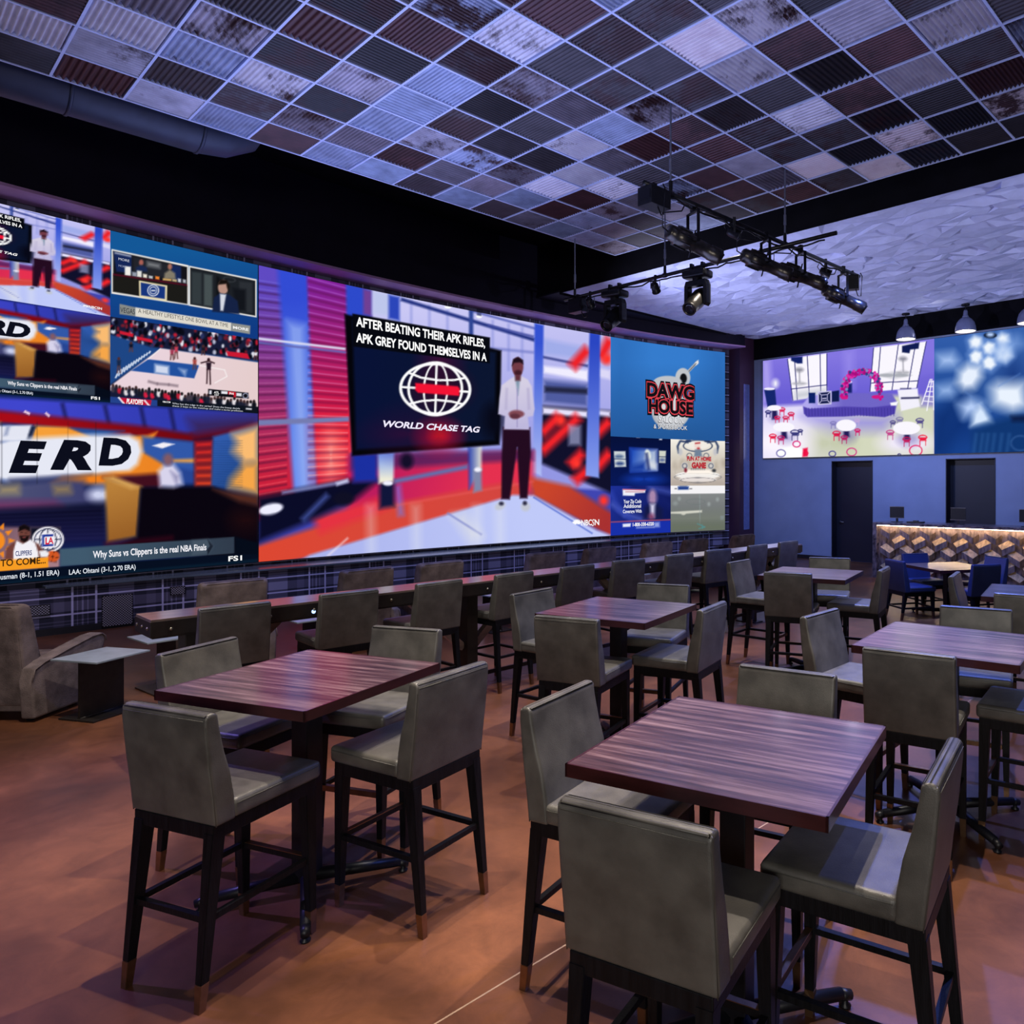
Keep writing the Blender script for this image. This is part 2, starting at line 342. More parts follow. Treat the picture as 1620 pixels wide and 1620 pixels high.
# unseen room behind the viewer is left open; dark deck over everything
bm = BM(); box(bm, -14.5, 6, -5, FAR+.4, 7.2, 7.3); struct('ceiling_deck', bm, M['black'])
# ------------------------------------------------------------------ ceilings
CZ = CH+4.06; TU = .61
ROWS = {-1: 'Dy Lx Ry', 0: 'Rx Gy Lx Mx', 1: 'Gy Dx Bx Gx Dx', 2: 'Bx Dy Lx Ky Rx Ky', 3: 'Ry Mx Ky Gx Ky Rx By', 4: 'Bx Mx Bx By Bx Dy Lx Rx', 5: 'By Rx Gy Dx Ky Mx Dx Dx Dx Dx', 6: 'Dx My Bx Dy Dx My Dx Dx Wx Ly Kx', 7: 'By Mx My Dy Ly Bx Gy Dx Ly Rx Gx Dx', 8: 'Dx By Lx Ly My Ry Rx Dy Dx Ky Rx Ly Dx', 9: 'My Ry Ry Lx Dx Dx Rx Dx Lx Rx Ly Dx', 10: 'By Bx Mx My By Rx Gx Dx Dx Ky Kx Ry', 11: 'Bx Mx Dx Gx Dx Rx My Wx Ky Wx Ky Wx', 12: 'Mx Kx Kx Bx Dx Dx Rx Dx Wx Ky Kx Kx', 13: 'Kx Kx Ky Kx Dx Kx Kx Kx Kx Kx Kx'}
TILEMAP = {(i, j): t for i, r in ROWS.items() for j, t in enumerate(r.split())}
PAL = {'L': 'c9c6cf', 'B': '8f9ab4', 'D': '3c373b', 'K': '272326', 'R': '4a2a2c', 'M': '77707a', 'W': 'dccfd2', 'G': 'a19ca8'}
def tiles():
    rnd = random.Random(11)
    V, Fc, tint, rust = [], [], [], []
    NI0, NI1, NJ1 = -14, 14, 27
    for i in range(NI0, NI1):
        for j in range(0, NJ1):
            y0 = TU*(2.409+i); x0 = TU*(-15.543+j)
            if y0+TU > 9.99: continue
            t = TILEMAP.get((i, j)) or rnd.choice('LBBDDDKRRMMGWDKG')
            ori = rnd.random() < .35
            c = H(PAL[t[0]])
            if len(t) > 1: ori = t[1] == 'x'
            k = rnd.uniform(.85, 1.15); c = tuple(min(1, q*k) for q in c)
            ru = rnd.uniform(-.04, .3) if t[0] in 'LWGBM' else rnd.uniform(0, .35)
            nr = rnd.choice((10, 12, 14))
            amp = .021 if nr < 12 else .017
            g = .012; n = nr*4; base = len(V)
            for q in range(n+1):
                s = q/n; dz = amp*(math.cos(2*PI*nr*s))
                for e in (0, 1):
                    a = g+(TU-2*g)*s; b = g+(TU-2*g)*e
                    V.append((x0+(b if ori else a), y0+(a if ori else b), CZ+.012+dz))
            for q in range(n):
                b0 = base+2*q; Fc.append((b0, b0+2, b0+3, b0+1)); tint.append(c); rust.append(ru)
    me = bpy.data.meshes.new('ceiling_tiles'); me.from_pydata(V, [], Fc)
    a = me.attributes.new('tint', 'FLOAT_COLOR', 'FACE'); a.data.foreach_set('color', np.array([(*c, 1) for c in tint], dtype=np.float32).ravel())
    a = me.attributes.new('rust', 'FLOAT', 'FACE'); a.data.foreach_set('value', np.array(rust, dtype=np.float32))
    o = link('ceiling', me, M['corrugated'], None, True); tag(o, kind='structure')
tiles()
bm = BM()
for i in range(-14, 14):
    y = TU*(2.409+i)
    if y > 10: break
    box(bm, TU*-15.543, 7, y-.012, y+.012, CZ-.008, CZ+.03)
for j in range(0, 28):
    x = TU*(-15.543+j); box(bm, x-.012, x+.012, -6, TU*(2.409+13), CZ-.0085, CZ+.03)
struct('ceiling_grid', bm, M['grid'])
# white relief ceiling over the far part of the room
def relief():
    rnd = random.Random(5); x0, x1, y0, y1 = -12.07, 4, 10.35, FAR-.02
    nx, ny = 56, 46; V = []; Fc = []
    for a in range(nx+1):
        for b in range(ny+1):
            ex = a in (0, nx); ey = b in (0, ny)
            V.append((x0+(x1-x0)*(a+(0 if ex else rnd.uniform(-.47, .47)))/nx, y0+(y1-y0)*(b+(0 if ey else rnd.uniform(-.45, .45)))/ny, 6.05+(0 if ex or ey else rnd.uniform(-.06, .06))))
    for a in range(nx):
        for b in range(ny):
            p = a*(ny+1)+b; q = p+ny+1
            if rnd.random() < .5: Fc += [(p, p+1, q+1), (p, q+1, q)]
            else: Fc += [(p, p+1, q), (p+1, q+1, q)]
    me = bpy.data.meshes.new('ceiling_relief'); me.from_pydata(V, [], Fc)
    tag(link('ceiling_relief', me, M['white']), kind='structure')
relief()
bm = BM(); box(bm, -12.07, 4, 10.33, 10.35, 6.03, 7.2); box(bm, -12.09, -12.07, 10.33, FAR, 6.0, 7.2)
struct('trim_fascia', bm, M['black'])
bm = BM(); box(bm, -13.4, -12.09, 10.33, 16.76, 6.05, 6.08); struct('ceiling_border', bm, M['bulk'])
# round duct in the dark gap beside the tiles
bm = BM()
dp = [(-10.05, y, 6.28) for y in np.linspace(-3, 2.95, 12)]+[(-10.05, 3.18, 6.31), (-10.05, 3.38, 6.42), (-10.05, 3.48, 6.6), (-10.05, 3.5, 7.19)]
tube(bm, dp, .3, 28)
d = obj('air_duct', bm, M['duct'], None, True); tag(d, 'dark round air duct turning up beside the corrugated ceiling', 'duct')
for y in (-1.5, 0.2, 1.7, 2.95):
    bm = BM(); lathe(bm, [(.302, -.02), (.312, -.01), (.312, .01), (.302, .02)], Matrix.Translation((-10.05, y, 6.28)) @ Matrix.Rotation(PI/2, 4, 'X'), 28)
    obj('joint_band', bm, M['duct'], d, True)

# ------------------------------------------------------------------ video walls
# A wall is a vertical surface: q runs along it, z up. Pictures are worked out on a fine grid of points
# lying on the wall; each point's colour is the light that spot of the panel gives off.
class Wall:
    def __init__(s, kind): s.kind = kind
    def pos(s, q, z, off=0.0):
        if s.kind == 'L': return np.stack([np.vectorize(scr_x)(q)+off, q, z+0*q], -1)
        return np.stack([q, FAR-.06-off+0*q, z+0*q], -1)
    def q_of(s, u):
        a = (u-CX)/F; dx, dy = a*CT-ST_, a*ST_+CT
        if s.kind != 'L': return dx/dy*(FAR-.06)
        lo, hi = .5, 40.
        for _ in range(60):
            t = (lo+hi)/2
            if dx*t-scr_x(dy*t) > 0: lo = t
            else: hi = t
        return dy*lo
    def z_of(s, u, v):
        q = s.q_of(u); p = s.pos(np.array(q), 0.0); Y = -p[0]*ST_+p[1]*CT
        return CH-(v-CY)/F*Y
def projn(P):
    X = P[..., 0]*CT+P[..., 1]*ST_; Y = -P[..., 0]*ST_+P[..., 1]*CT
    return CX+F*X/Y, CY-F*(P[..., 2]-CH)/Y
LW, FW = Wall('L'), Wall('F')
class Canvas:
    def __init__(s, X, Y): s.X, s.Y = X, Y; s.C = np.zeros((len(X), 3))
    def _col(s, col, idx):
        if isinstance(col, str): return np.array(hexc(col))
        c0, c1, p0, p1 = col; c0 = np.array(hexc(c0)); c1 = np.array(hexc(c1))
        d = np.array(p1, float)-p0; t = ((s.X[idx]-p0[0])*d[0]+(s.Y[idx]-p0[1])*d[1])/(d@d)
        t = np.clip(t, 0, 1)[:, None]; return c0*(1-t)+c1*t
    def _mix(s, idx, a, col):
        a = a[:, None]; s.C[idx] = s.C[idx]*(1-a)+s._col(col, idx)*a
    def fill(s, col): s._mix(np.arange(len(s.X)), np.ones(len(s.X)), col)
    def poly(s, pts, col, blur=.8, alpha=1):
        P = np.array(pts, float); m = blur+1
        idx = np.where((s.X > P[:, 0].min()-m) & (s.X < P[:, 0].max()+m) & (s.Y > P[:, 1].min()-m) & (s.Y < P[:, 1].max()+m))[0]
        if not len(idx): return
        x, y = s.X[idx], s.Y[idx]; d2 = np.full(len(idx), 1e9); ins = np.zeros(len(idx), bool)
        for (ax, ay), (bx, by) in zip(P, np.roll(P, -1, 0)):
            ex, ey = bx-ax, by-ay; L = ex*ex+ey*ey+1e-9
            t = np.clip(((x-ax)*ex+(y-ay)*ey)/L, 0, 1); d2 = np.minimum(d2, (x-ax-t*ex)**2+(y-ay-t*ey)**2)
            c = (ay > y) != (by > y)
            with np.errstate(divide='ignore', invalid='ignore'): ins ^= c & (x < ex*(y-ay)/(by-ay+1e-12)+ax)
        sd = np.sqrt(d2)*np.where(ins, 1, -1); a = np.clip(sd/(2*blur)+.5, 0, 1)*alpha
        s._mix(idx, a, col)
    def ell(s, cx, cy, rx, ry, col, blur=.8, alpha=1, rot=0, ring=0):
        m = max(rx, ry)+blur+1+ring
        idx = np.where((abs(s.X-cx) < m) & (abs(s.Y-cy) < m))[0]
        if not len(idx): return
        c, n = math.cos(math.radians(rot)), math.sin(math.radians(rot)); dx, dy = s.X[idx]-cx, s.Y[idx]-cy
        u, v = dx*c+dy*n, -dx*n+dy*c; r = np.sqrt((u/rx)**2+(v/ry)**2)+1e-6
        sd = (1-r)*np.sqrt(u*u+v*v)/r; sd = np.where(r < .05, min(rx, ry), sd)
        if ring: sd = ring/2-abs(sd)
        s._mix(idx, np.clip(sd/(2*blur)+.5, 0, 1)*alpha, col)
    def line(s, pts, w, col, blur=.6, alpha=1):
        for (ax, ay), (bx, by) in zip(pts, pts[1:]):
            L = math.hypot(bx-ax, by-ay)+1e-6; nx, ny = -(by-ay)/L*w/2, (bx-ax)/L*w/2
            s.poly([(ax+nx, ay+ny), (bx+nx, by+ny), (bx-nx, by-ny), (ax-nx, ay-ny)], col, blur, alpha)
scr_m = bpy.data.materials.new('led_panel_light'); scr_m.use_nodes = True
nt = scr_m.node_tree; nt.nodes.remove(nt.nodes['Principled BSDF']); e_ = nt.nodes.new('ShaderNodeEmission'); at_ = nt.nodes.new('ShaderNodeAttribute'); at_.attribute_name = 'picture'
e_.inputs[1].default_value = 1.0
nt.links.new(at_.outputs['Color'], e_.inputs[0]); nt.links.new(e_.outputs[0], nt.nodes['Material Output'].inputs[0])
def panel(name, wall, q0, q1, z0, z1, nq, nz, draw, parent, label=None, warp=None, off=0.0):
    q = np.linspace(q0, q1, nq); z = np.linspace(z0, z1, nz); Q, Z = np.meshgrid(q, z, indexing='ij'); Q = Q.ravel(); Z = Z.ravel()
    P = wall.pos(Q, Z, off)
    if warp:                                       # the same programme shown larger elsewhere on the wall
        a0, a1, b0, b1 = warp; Pw = wall.pos(a0+(Q-q0)/(q1-q0)*(a1-a0), b0+(Z-z0)/(z1-z0)*(b1-b0)); X, Y = projn(Pw)
    else: X, Y = projn(P)
    cv = Canvas(X, Y); draw(cv); C = np.clip(cv.C, 0, 1)**1.12
    C = np.where(C <= .04045, C/12.92, ((C+.055)/1.055)**2.4)
    idx = np.arange(nq*nz).reshape(nq, nz)
    f = np.stack([idx[:-1, :-1], idx[1:, :-1], idx[1:, 1:], idx[:-1, 1:]], -1).reshape(-1, 4)
    me = bpy.data.meshes.new(name); me.vertices.add(nq*nz); me.vertices.foreach_set('co', P.astype(np.float32).ravel())
    me.loops.add(f.size); me.loops.foreach_set('vertex_index', f.astype(np.int32).ravel())
    me.polygons.add(len(f)); me.polygons.foreach_set('loop_start', np.arange(0, f.size, 4, dtype=np.int32)); me.update(calc_edges=True)
    a = me.attributes.new('picture', 'FLOAT_COLOR', 'POINT'); a.data.foreach_set('color', np.concatenate([C, np.ones((len(C), 1))], 1).astype(np.float32).ravel())
    o = link(name, me, scr_m, parent)
    if label: o['label'] = label
    return o
EM = {}
def em(h):
    if h not in EM: EM[h] = emit('lit_lettering_'+h, H(h))
    return EM[h]
def text_mesh(s, bold=0, shear=0, space=1):
    c = bpy.data.curves.new('t', 'FONT'); c.body = s; c.size = 1; c.offset = bold; c.shear = shear; c.space_character = space; c.resolution_u = 3
    o = bpy.data.objects.new('t', c); COL.objects.link(o); dg = bpy.context.evaluated_depsgraph_get()
    me = bpy.data.meshes.new_from_object(o.evaluated_get(dg)); bpy.data.objects.remove(o); bpy.data.curves.remove(c); return me
def wtext(name, wall, s, x0, x1, y0, h, col, parent, bold=.0, shear=0, off=.012, tilt=0, tgt=None):
    """lettering lying on the wall: from photo x0 to x1, baseline y0 and capital height h as seen at x0"""
    me = text_mesh(s, bold, shear); n = len(me.vertices); co = np.zeros(n*3); me.vertices.foreach_get('co', co); co = co.reshape(-1, 3)
    if n == 0: return
    cap = .71; t = co[:, 1]/cap; u = (co[:, 0]-co[:, 0].min())/(np.ptp(co[:, 0])+1e-9)
    if tgt: qa, qb, za, zc = tgt
    else: qa, qb = wall.q_of(x0), wall.q_of(x1); za = wall.z_of(x0, y0); zc = wall.z_of(x0, y0-h)
    P = wall.pos(qa+u*(qb-qa), za+t*(zc-za)+u*tilt, off); me.vertices.foreach_set('co', P.astype(np.float32).ravel()); me.update()
    for p in me.polygons: p.material_index = 0
    me.materials.clear(); return link(name, me, em(col), parent)

ZB, ZT = .72, 5.606; ZQ = (ZT-ZB)/4
q = LW.q_of
Q_MAIN = (q(409.5), q(966)); Q_L0 = q(0)-.9; Q_S = q(174.5); Q_M = q(408); Q_R = q(1061); Q_E = q(1147)
def m_(X, Y): return (400+X/2.793, 400+Y/2.793)
def mp_(l): return [m_(*p) for p in l]
def draw_main(c):
    P = lambda l, col, b=.8, a=1: c.poly(mp_(l), col, b, a)
    LN = lambda l, w, col, b=.6, a=1: c.line(mp_(l), w/2.793, col, b, a)
    E = lambda x, y, rx, ry, col, b=.8, a=1, rot=0, ring=0: c.ell(*m_(x, y), rx/2.793, ry/2.793, col, b, a, rot, ring/2.793)
    c.fill('4a50b8')
    P([(500, 80), (1600, 300), (1600, 1050), (500, 1000)], ('cfcdf6', '9c9fe6', m_(900, 250), m_(900, 950)), 3)
    P([(0, 0), (150, 60), (190, 1100), (0, 1200)], ('6a54c8', 'd02846', m_(60, 150), m_(60, 1000)), 4)
    for k in range(26):
        y = 120+k*38; LN([(15, y), (150, y+20-k*1.8)], 5, ('8a80e0', 'ff7c80', m_(60, 200), m_(60, 950)), 1, .45)
        LN([(15, y+14), (150, y+34-k*1.8)], 8, '3a1238', 2, .5)
    P([(108, 60), (245, 95), (285, 1045), (180, 1050)], ('3c56d8', '6f93ee', m_(180, 200), m_(220, 900)), 5)
    P([(150, 300), (230, 320), (250, 1040), (205, 1045)], '9cb4f4', 9, .8)
    P([(238, 90), (415, 130), (440, 1000), (285, 1030)], ('8a2aa0', 'e02048', m_(330, 150), m_(340, 750)), 3)
    P([(290, 760), (430, 750), (435, 1000), (300, 1020)], 'ff4a4c', 26, .85)
    E(345, 900, 30, 90, 'ffb0a0', 26, .8)
    for k in range(24):
        y = 110+k*38; LN([(245, y), (420, y+48-k*2.6)], 5, ('c07ae0', 'ffc0b8', m_(330, 200), m_(330, 900)), 1, .5)
        LN([(245, y+15), (420, y+62-k*2.6)], 8, '5c1044', 2.5, .5)
    LN([(20, 378), (410, 425)], 10, 'dfe0f4', 1.4); LN([(20, 396), (410, 440)], 8, '6c70b8', 1.4)
    P([(20, 738), (425, 725), (425, 745), (20, 764)], '7f86b8', 2)
    P([(412, 138), (525, 165), (525, 300), (415, 285)], '3654d0', 3); P([(488, 160), (525, 168), (525, 280), (488, 270)], '7a4a9c', 3)
    P([(530, 168), (603, 185), (600, 280), (530, 268)], 'c4ccee', 4)
    P([(600, 185), (648, 195), (648, 300), (600, 290)], '3550c0', 3)
    for x in (700, 780, 860, 1060, 1130, 1190): LN([(x, 200+(x-650)*.24), (x, 520)], 7, '8e96dc', 3, .7)
    LN([(655, 205), (1245, 385)], 15, '2c3c88', 2); LN([(960, 255), (1250, 335)], 8, '5a66b8', 2)
    P([(955, 250), (974, 254), (974, 395), (955, 390)], '39509c', 2)
    LN([(1040, 320), (1240, 370)], 8, '4e58a8', 2); LN([(1030, 420), (1240, 440)], 7, '7c84cc', 3)
    E(862, 238, 15, 9, 'ffffff', 1.2); P([(850, 210), (874, 214), (872, 236), (852, 234)], '5a6090', 1)
    E(1000, 280, 13, 9, 'ffffff', 1.2); P([(990, 258), (1010, 262), (1010, 280), (990, 276)], '5a6090', 1)
    # right side frames and red trusses
    P([(1285, 380), (1480, 420), (1480, 470), (1285, 450)], 'a9b4ec', 5); LN([(1280, 460), (1480, 500)], 9, '3a4488', 2)
    P([(1285, 500), (1480, 520), (1480, 565), (1285, 530)], 'f2efff', 3)
    P([(1285, 560), (1480, 580), (1480, 680), (1285, 660)], '5a66a8', 5); P([(1290, 590), (1480, 600), (1480, 625), (1290, 615)], '2c3050', 3)
    P([(1275, 675), (1600, 700), (1600, 1070), (1275, 930)], '161634', 4)
    P([(1280, 682), (1480, 700), (1480, 728), (1280, 712)], 'e8e4fb', 3)
    for a, b in (((1275, 880), (1440, 725)), ((1275, 800), (1355, 720)), ((1400, 940), (1460, 880)), ((1520, 950), (1580, 880)), ((1520, 800), (1580, 740)), ((1410, 505), (1482, 425)), ((1535, 470), (1580, 380)), ((1420, 1010), (1480, 960))): LN([a, b], 44, 'f02c34', 6)
    for x, y in ((1360, 740), (1430, 930), (1550, 1095), (1565, 470), (1160, 900)): E(x, y, 20, 22, 'ff4038', 5)
    P([(1395, 760), (1450, 765), (1450, 850), (1395, 850)], 'b0b4d8', 4, .7)
    P([(1490, 500), (1580, 520), (1580, 560), (1490, 540)], 'e0dcf8', 3); P([(1490, 690), (1580, 700), (1580, 725), (1490, 715)], 'e0dcf8', 3)
    P([(1245, 310), (1285, 320), (1275, 985), (1238, 970)], ('3d5cd6', 'b8c4f6', m_(1260, 400), m_(1255, 980)), 2)
    P([(1488, 350), (1535, 360), (1530, 995), (1470, 985)], ('3350c8', '8fa4f0', m_(1510, 400), m_(1500, 980)), 2)
    # floor
    P([(420, 900), (1240, 880), (1240, 1060), (420, 1150)], ('c42468', 'e83a5a', m_(600, 900), m_(1000, 1050)), 6)
    P([(430, 890), (1240, 870), (1240, 915), (430, 960)], '5a2a6a', 5, .8)
    P([(1220, 990), (1400, 1030), (1590, 1150), (1590, 1260), (1240, 1075)], ('d05034', 'b03a3a', m_(1300, 1030), m_(1550, 1200)), 5)
    P([(0, 1300), (600, 1110), (1150, 1010), (1240, 1075), (1150, 1080), (240, 1350), (0, 1400)], ('e0523c', 'd8504a', m_(60, 1330), m_(1100, 1050)), 5)
    P([(260, 1170), (560, 1080), (600, 1130), (300, 1240)], 'e83c4c', 8)
    P([(190, 1372), (250, 1335), (1150, 1070), (1240, 1072), (1520, 1225), (1590, 1250), (1590, 1400), (190, 1420)], ('b4bcf0', 'c6cffa', m_(400, 1330), m_(1200, 1150)), 3)
    P([(880, 1160), (940, 1150), (1010, 1250), (960, 1280)], 'e8e8e4', 12, .6); LN([(860, 1150), (1010, 1245)], 6, '8890d0', 2); LN([(1240, 1080), (1500, 1240)], 5, '5870d0', 1.5)
    for x in (990, 1090, 720, 520): LN([(x, 1120), (x+5, 1330)], 26, 'eceef0', 10, .45)
    LN([(330, 1340), (420, 1260)], 8, 'f4e8f0', 2, .7); LN([(640, 1030), (655, 1160)], 22, '7a88f0', 6, .7)
    LN([(550, 1130), (1240, 1010)], 5, 'f06a70', 3, .6)
    P([(20, 1080), (420, 1005), (560, 1000), (450, 1090), (240, 1190), (20, 1280)], '0e1030', 7)
    LN([(130, 1060), (420, 1010)], 12, '8a90c0', 3); E(80, 1132, 54, 24, 'f0f0ff', 3, 1, -12); LN([(220, 1180), (330, 1070)], 20, '4a5aa0', 5); E(400, 1085, 45, 30, '14142c', 4)
    LN([(370, 1022), (420, 1005)], 14, 'd0d4f0', 3)
    P([(560, 1010), (625, 1005), (625, 1120), (560, 1130)], '161c44', 5)
    P([(440, 890), (550, 885), (550, 1010), (445, 1015)], '2238a8', 5)
    P([(552, 885), (625, 880), (622, 1010), (556, 1020)], ('7fa0f0', 'f0eedc', m_(600, 890), m_(600, 1000)), 3); E(597, 1018, 22, 11, 'f2f2ff', 2)
    P([(625, 1000), (950, 935), (950, 955), (625, 1020)], '7078b0', 3); E(680, 920, 28, 34, '141430', 5)
    P([(952, 860), (1010, 855), (1010, 960), (955, 1045)], ('3048b0', 'e8e6d8', m_(950, 950), m_(1010, 950)), 3); P([(975, 960), (1010, 955), (1012, 1050), (975, 1060)], '8a90b0', 3); E(994, 958, 15, 10, 'f4f4ff', 2)
    # set monitor with the globe
    P([(405, 270), (1098, 432), (1090, 848), (438, 897)], '07070f', 2)
    P([(440, 300), (1075, 440), (1068, 828), (456, 870)], ('0c1840', '101c3a', m_(500, 600), m_(1050, 600)), 3)
    E(820, 810, 70, 42, 'f0123c', 24, .95); E(820, 800, 30, 26, 'ff2a20', 12, .8); E(700, 800, 160, 60, '501040', 40, .5)
    E(830, 470, 60, 50, '5a1040', 26, .8); E(822, 600, 120, 80, '42102e', 22, .75); E(1065, 740, 45, 70, '0a0c1e', 14)
    g = 'ffffff'
    E(806, 601, 153, 110, g, 1, 1, 3, 13); E(806, 601, 118, 116, g, .9, 1, 3, 11); E(808, 601, 52, 114, g, .9, 1, 3, 9)
    LN([(812, 490), (806, 715)], 9, g); LN([(652, 592), (962, 615)], 9, g)
    LN([(690, 530), (745, 552), (822, 563), (890, 562), (940, 552)], 9, g); LN([(690, 668), (745, 655), (810, 650), (880, 657), (930, 670)], 9, g)
    P([(718, 575), (905, 590), (914, 600), (912, 632), (730, 618), (718, 606)], 'f51a3e', 1.4)
    P([(440, 268), (1048, 374), (1047, 488), (443, 414)], '0a0c16', 1)
    # presenter
    P([(1105, 770), (1225, 772), (1228, 880), (1213, 1085), (1180, 1085), (1168, 860), (1135, 1090), (1098, 1088), (1100, 900)], '2c1028', 2)
    P([(1133, 560), (1158, 545), (1188, 545), (1215, 560), (1232, 590), (1245, 690), (1238, 720), (1215, 726), (1222, 782), (1110, 780), (1114, 722), (1084, 712), (1090, 640), (1100, 585)], ('d9d3e6', 'c4bee0', m_(1150, 580), m_(1170, 770)), 1.5)
    P([(1158, 548), (1182, 548), (1172, 630)], '8aa0b4', 2); LN([(1168, 600), (1168, 770)], 4, 'a49cc8', 1.2)
    E(1170, 503, 25, 42, '7c4450', 1.5); P([(1145, 500), (1150, 470), (1172, 460), (1194, 474), (1195, 492), (1180, 484), (1155, 486)], '241422', 1.5); E(1172, 530, 16, 12, '4a2430', 2)
    P([(1158, 540), (1184, 540), (1182, 565), (1160, 565)], '6a3844', 2)
    E(1165, 712, 34, 17, '8c5460', 2.2); E(1158, 722, 22, 12, '6a3a48', 2); LN([(1122, 600), (1118, 690)], 6, 'b0a8cc', 3, .7); LN([(1216, 600), (1220, 690)], 6, 'aca4ca', 3, .7)
    E(1093, 1118, 24, 16, 'c8ccd8', 2.5, 1, -30); E(1205, 1122, 20, 20, 'c8ccd8', 2.5); E(1098, 1108, 10, 8, '30304a', 2); E(1202, 1106, 9, 9, '30304a', 2)
    for k, a in enumerate((-60, -36, -12, 12, 36, 60)): E(1432+13*math.sin(math.radians(a)), 1200-13*math.cos(math.radians(a)), 4, 10, 'ffffff', .5, 1, a)
def c2(X, Y): return (X/3.857, 600+Y/3.857)
def draw_herd(c):
    P = lambda l, col, b=.8, a=1: c.poly([c2(*p) for p in l], col, b, a)
    LN = lambda l, w, col, b=.6, a=1: c.line([c2(*p) for p in l], w/3.857, col, b, a)
    E = lambda x, y, rx, ry, col, b=.8, a=1, rot=0, ring=0: c.ell(*c2(x, y), rx/3.857, ry/3.857, col, b, a, rot, ring/3.857)
    c.fill('16285c')
    P([(-900, 60), (0, 110), (1580, 205), (1580, 320), (1180, 345), (0, 200), (-900, 120)], ('4a50d2', '3a44b4', c2(200, 150), c2(1100, 280)), 4)
    P([(1150, 240), (1580, 210), (1580, 330), (1180, 350)], '40306c', 12)
    for x in (380, 640, 860, 1040): LN([(x, 130+x*.05), (x+25, 215+x*.09)], 16, '20205c', 4)
    P([(-900, 130), (0, 192), (900, 290), (1170, 335), (1200, 370), (1170, 385), (0, 268), (-900, 215)], ('b0101e', '7c0c18', c2(100, 230), c2(1100, 350)), 5)
    P([(1170, 335), (1580, 270), (1580, 310), (1290, 370), (1170, 390)], '6a1028', 7)
    LN([(148, 195), (182, 212)], 14, 'f2d4e6', 1); LN([(278, 205), (302, 226)], 13, 'f2d4e6', 1)
    P([(-900, 230), (0, 268), (0, 640), (-900, 640)], 'f0a040', 6)
    P([(0, 270), (200, 280), (1180, 385), (1195, 640), (0, 640)], '2f4f9c', 4)
    P([(215, 285), (410, 292), (600, 360), (900, 340), (960, 320), (890, 450), (1000, 500), (1000, 590), (830, 600), (600, 560), (180, 420)], ('f7a842', 'ee8e2c', c2(300, 320), c2(900, 560)), 3)
    P([(430, 295), (760, 315), (560, 352)], '2f5aa0', 3); P([(870, 350), (1180, 385), (1190, 560), (1000, 520), (870, 440)], '3a62b0', 4)
    P([(930, 405), (998, 385), (1066, 396), (990, 422)], 'f6f2f8', 1.2)
    P([(1050, 490), (1190, 485), (1190, 508), (1060, 505)], 'f0a850', 3)
    P([(-40, 285), (190, 280), (210, 300), (170, 372), (-40, 378)], 'e6e8f4', 2); P([(40, 288), (60, 286), (45, 340), (25, 344)], '9aa4c4', 3)
    P([(190, 285), (220, 290), (180, 375), (160, 375)], '26304e', 2)
    P([(-40, 395), (60, 365), (560, 338), (790, 340), (850, 375), (868, 440), (840, 520), (790, 560), (560, 590), (60, 625), (-40, 600)], 'e9ebf6', 5)
    P([(60, 610), (300, 600), (560, 580), (560, 600), (300, 650), (60, 650)], '1c2350', 6, .8)
    P([(300, 640), (380, 598), (700, 570), (830, 575), (640, 640)], 'f08a26', 5)
    P([(630, 600), (960, 575), (990, 590), (985, 660), (860, 665)], '4c1426', 5)
    P([(1190, 370), (1300, 350), (1300, 650), (1190, 660)], '3c1030', 5)
    for k in range(6): P([(1195, 388+k*47), (1292, 382+k*48), (1292, 408+k*48), (1195, 414+k*47)], ('f23030', 'ff5a2c', c2(1200, 380), c2(1290, 650)), 5)
    P([(1300, 350), (1580, 280), (1580, 705), (1290, 650)], ('3a66b4', '285090', c2(1320, 400), c2(1560, 600)), 3)
    P([(1420, 335), (1580, 285), (1580, 505), (1490, 512), (1420, 440), (1440, 390)], 'fbc27c', 9); P([(1490, 515), (1580, 508), (1580, 705), (1400, 660), (1410, 610)], 'f7ae54', 9)
    for k in range(20): LN([(1300, 380+k*14), (1480, 375+k*15)], 3, '16305c', 1, .35)
    P([(-900, 620), (0, 640), (400, 600), (510, 620), (530, 660), (620, 670), (640, 760), (400, 800), (0, 800), (-900, 800)], ('565a80', '484a78', c2(100, 660), c2(500, 750)), 9)
    P([(0, 655), (110, 650), (110, 695), (0, 700)], 'c8b070', 10, .8); P([(330, 655), (420, 650), (430, 690), (340, 695)], 'b89a58', 9, .8)
    P([(-900, 740), (0, 745), (330, 745), (380, 775), (0, 800), (-900, 800)], '8c3060', 9, .7)
    E(620, 705, 80, 45, 'd8ddf6', 10, .95)
    P([(-900, 800), (0, 800), (640, 760), (660, 1000), (-900, 1050)], ('0c0c26', '1c1c4c', c2(300, 780), c2(300, 980)), 8)
    for k in range(8): LN([(0, 815+k*24), (640, 790+k*25)], 7, '3a3c70', 3, .35)
    P([(640, 605), (860, 655), (835, 960), (655, 995)], ('c08a44', 'a06a30', c2(700, 650), c2(780, 950)), 4); P([(630, 600), (690, 590), (870, 660), (800, 670)], 'd8a860', 4)
    P([(860, 660), (1290, 655), (1580, 770), (1580, 1100), (640, 1050), (835, 965)], '0d0714', 4)
    P([(1300, 672), (1580, 715), (1580, 775), (1460, 750)], '5c3228', 5); E(1500, 860, 80, 60, '3a1414', 20, .6); P([(640, 1000), (1050, 960), (1050, 975), (640, 1025)], '5a0c24', 6, .7)
    P([(965, 560), (1000, 525), (1060, 520), (1100, 570), (1115, 640), (1060, 660), (975, 655)], 'dcd8ee', 5); E(1025, 490, 30, 36, '8a6470', 4); P([(1040, 560), (1090, 590), (1080, 650)], '7a78a4', 4, .6)
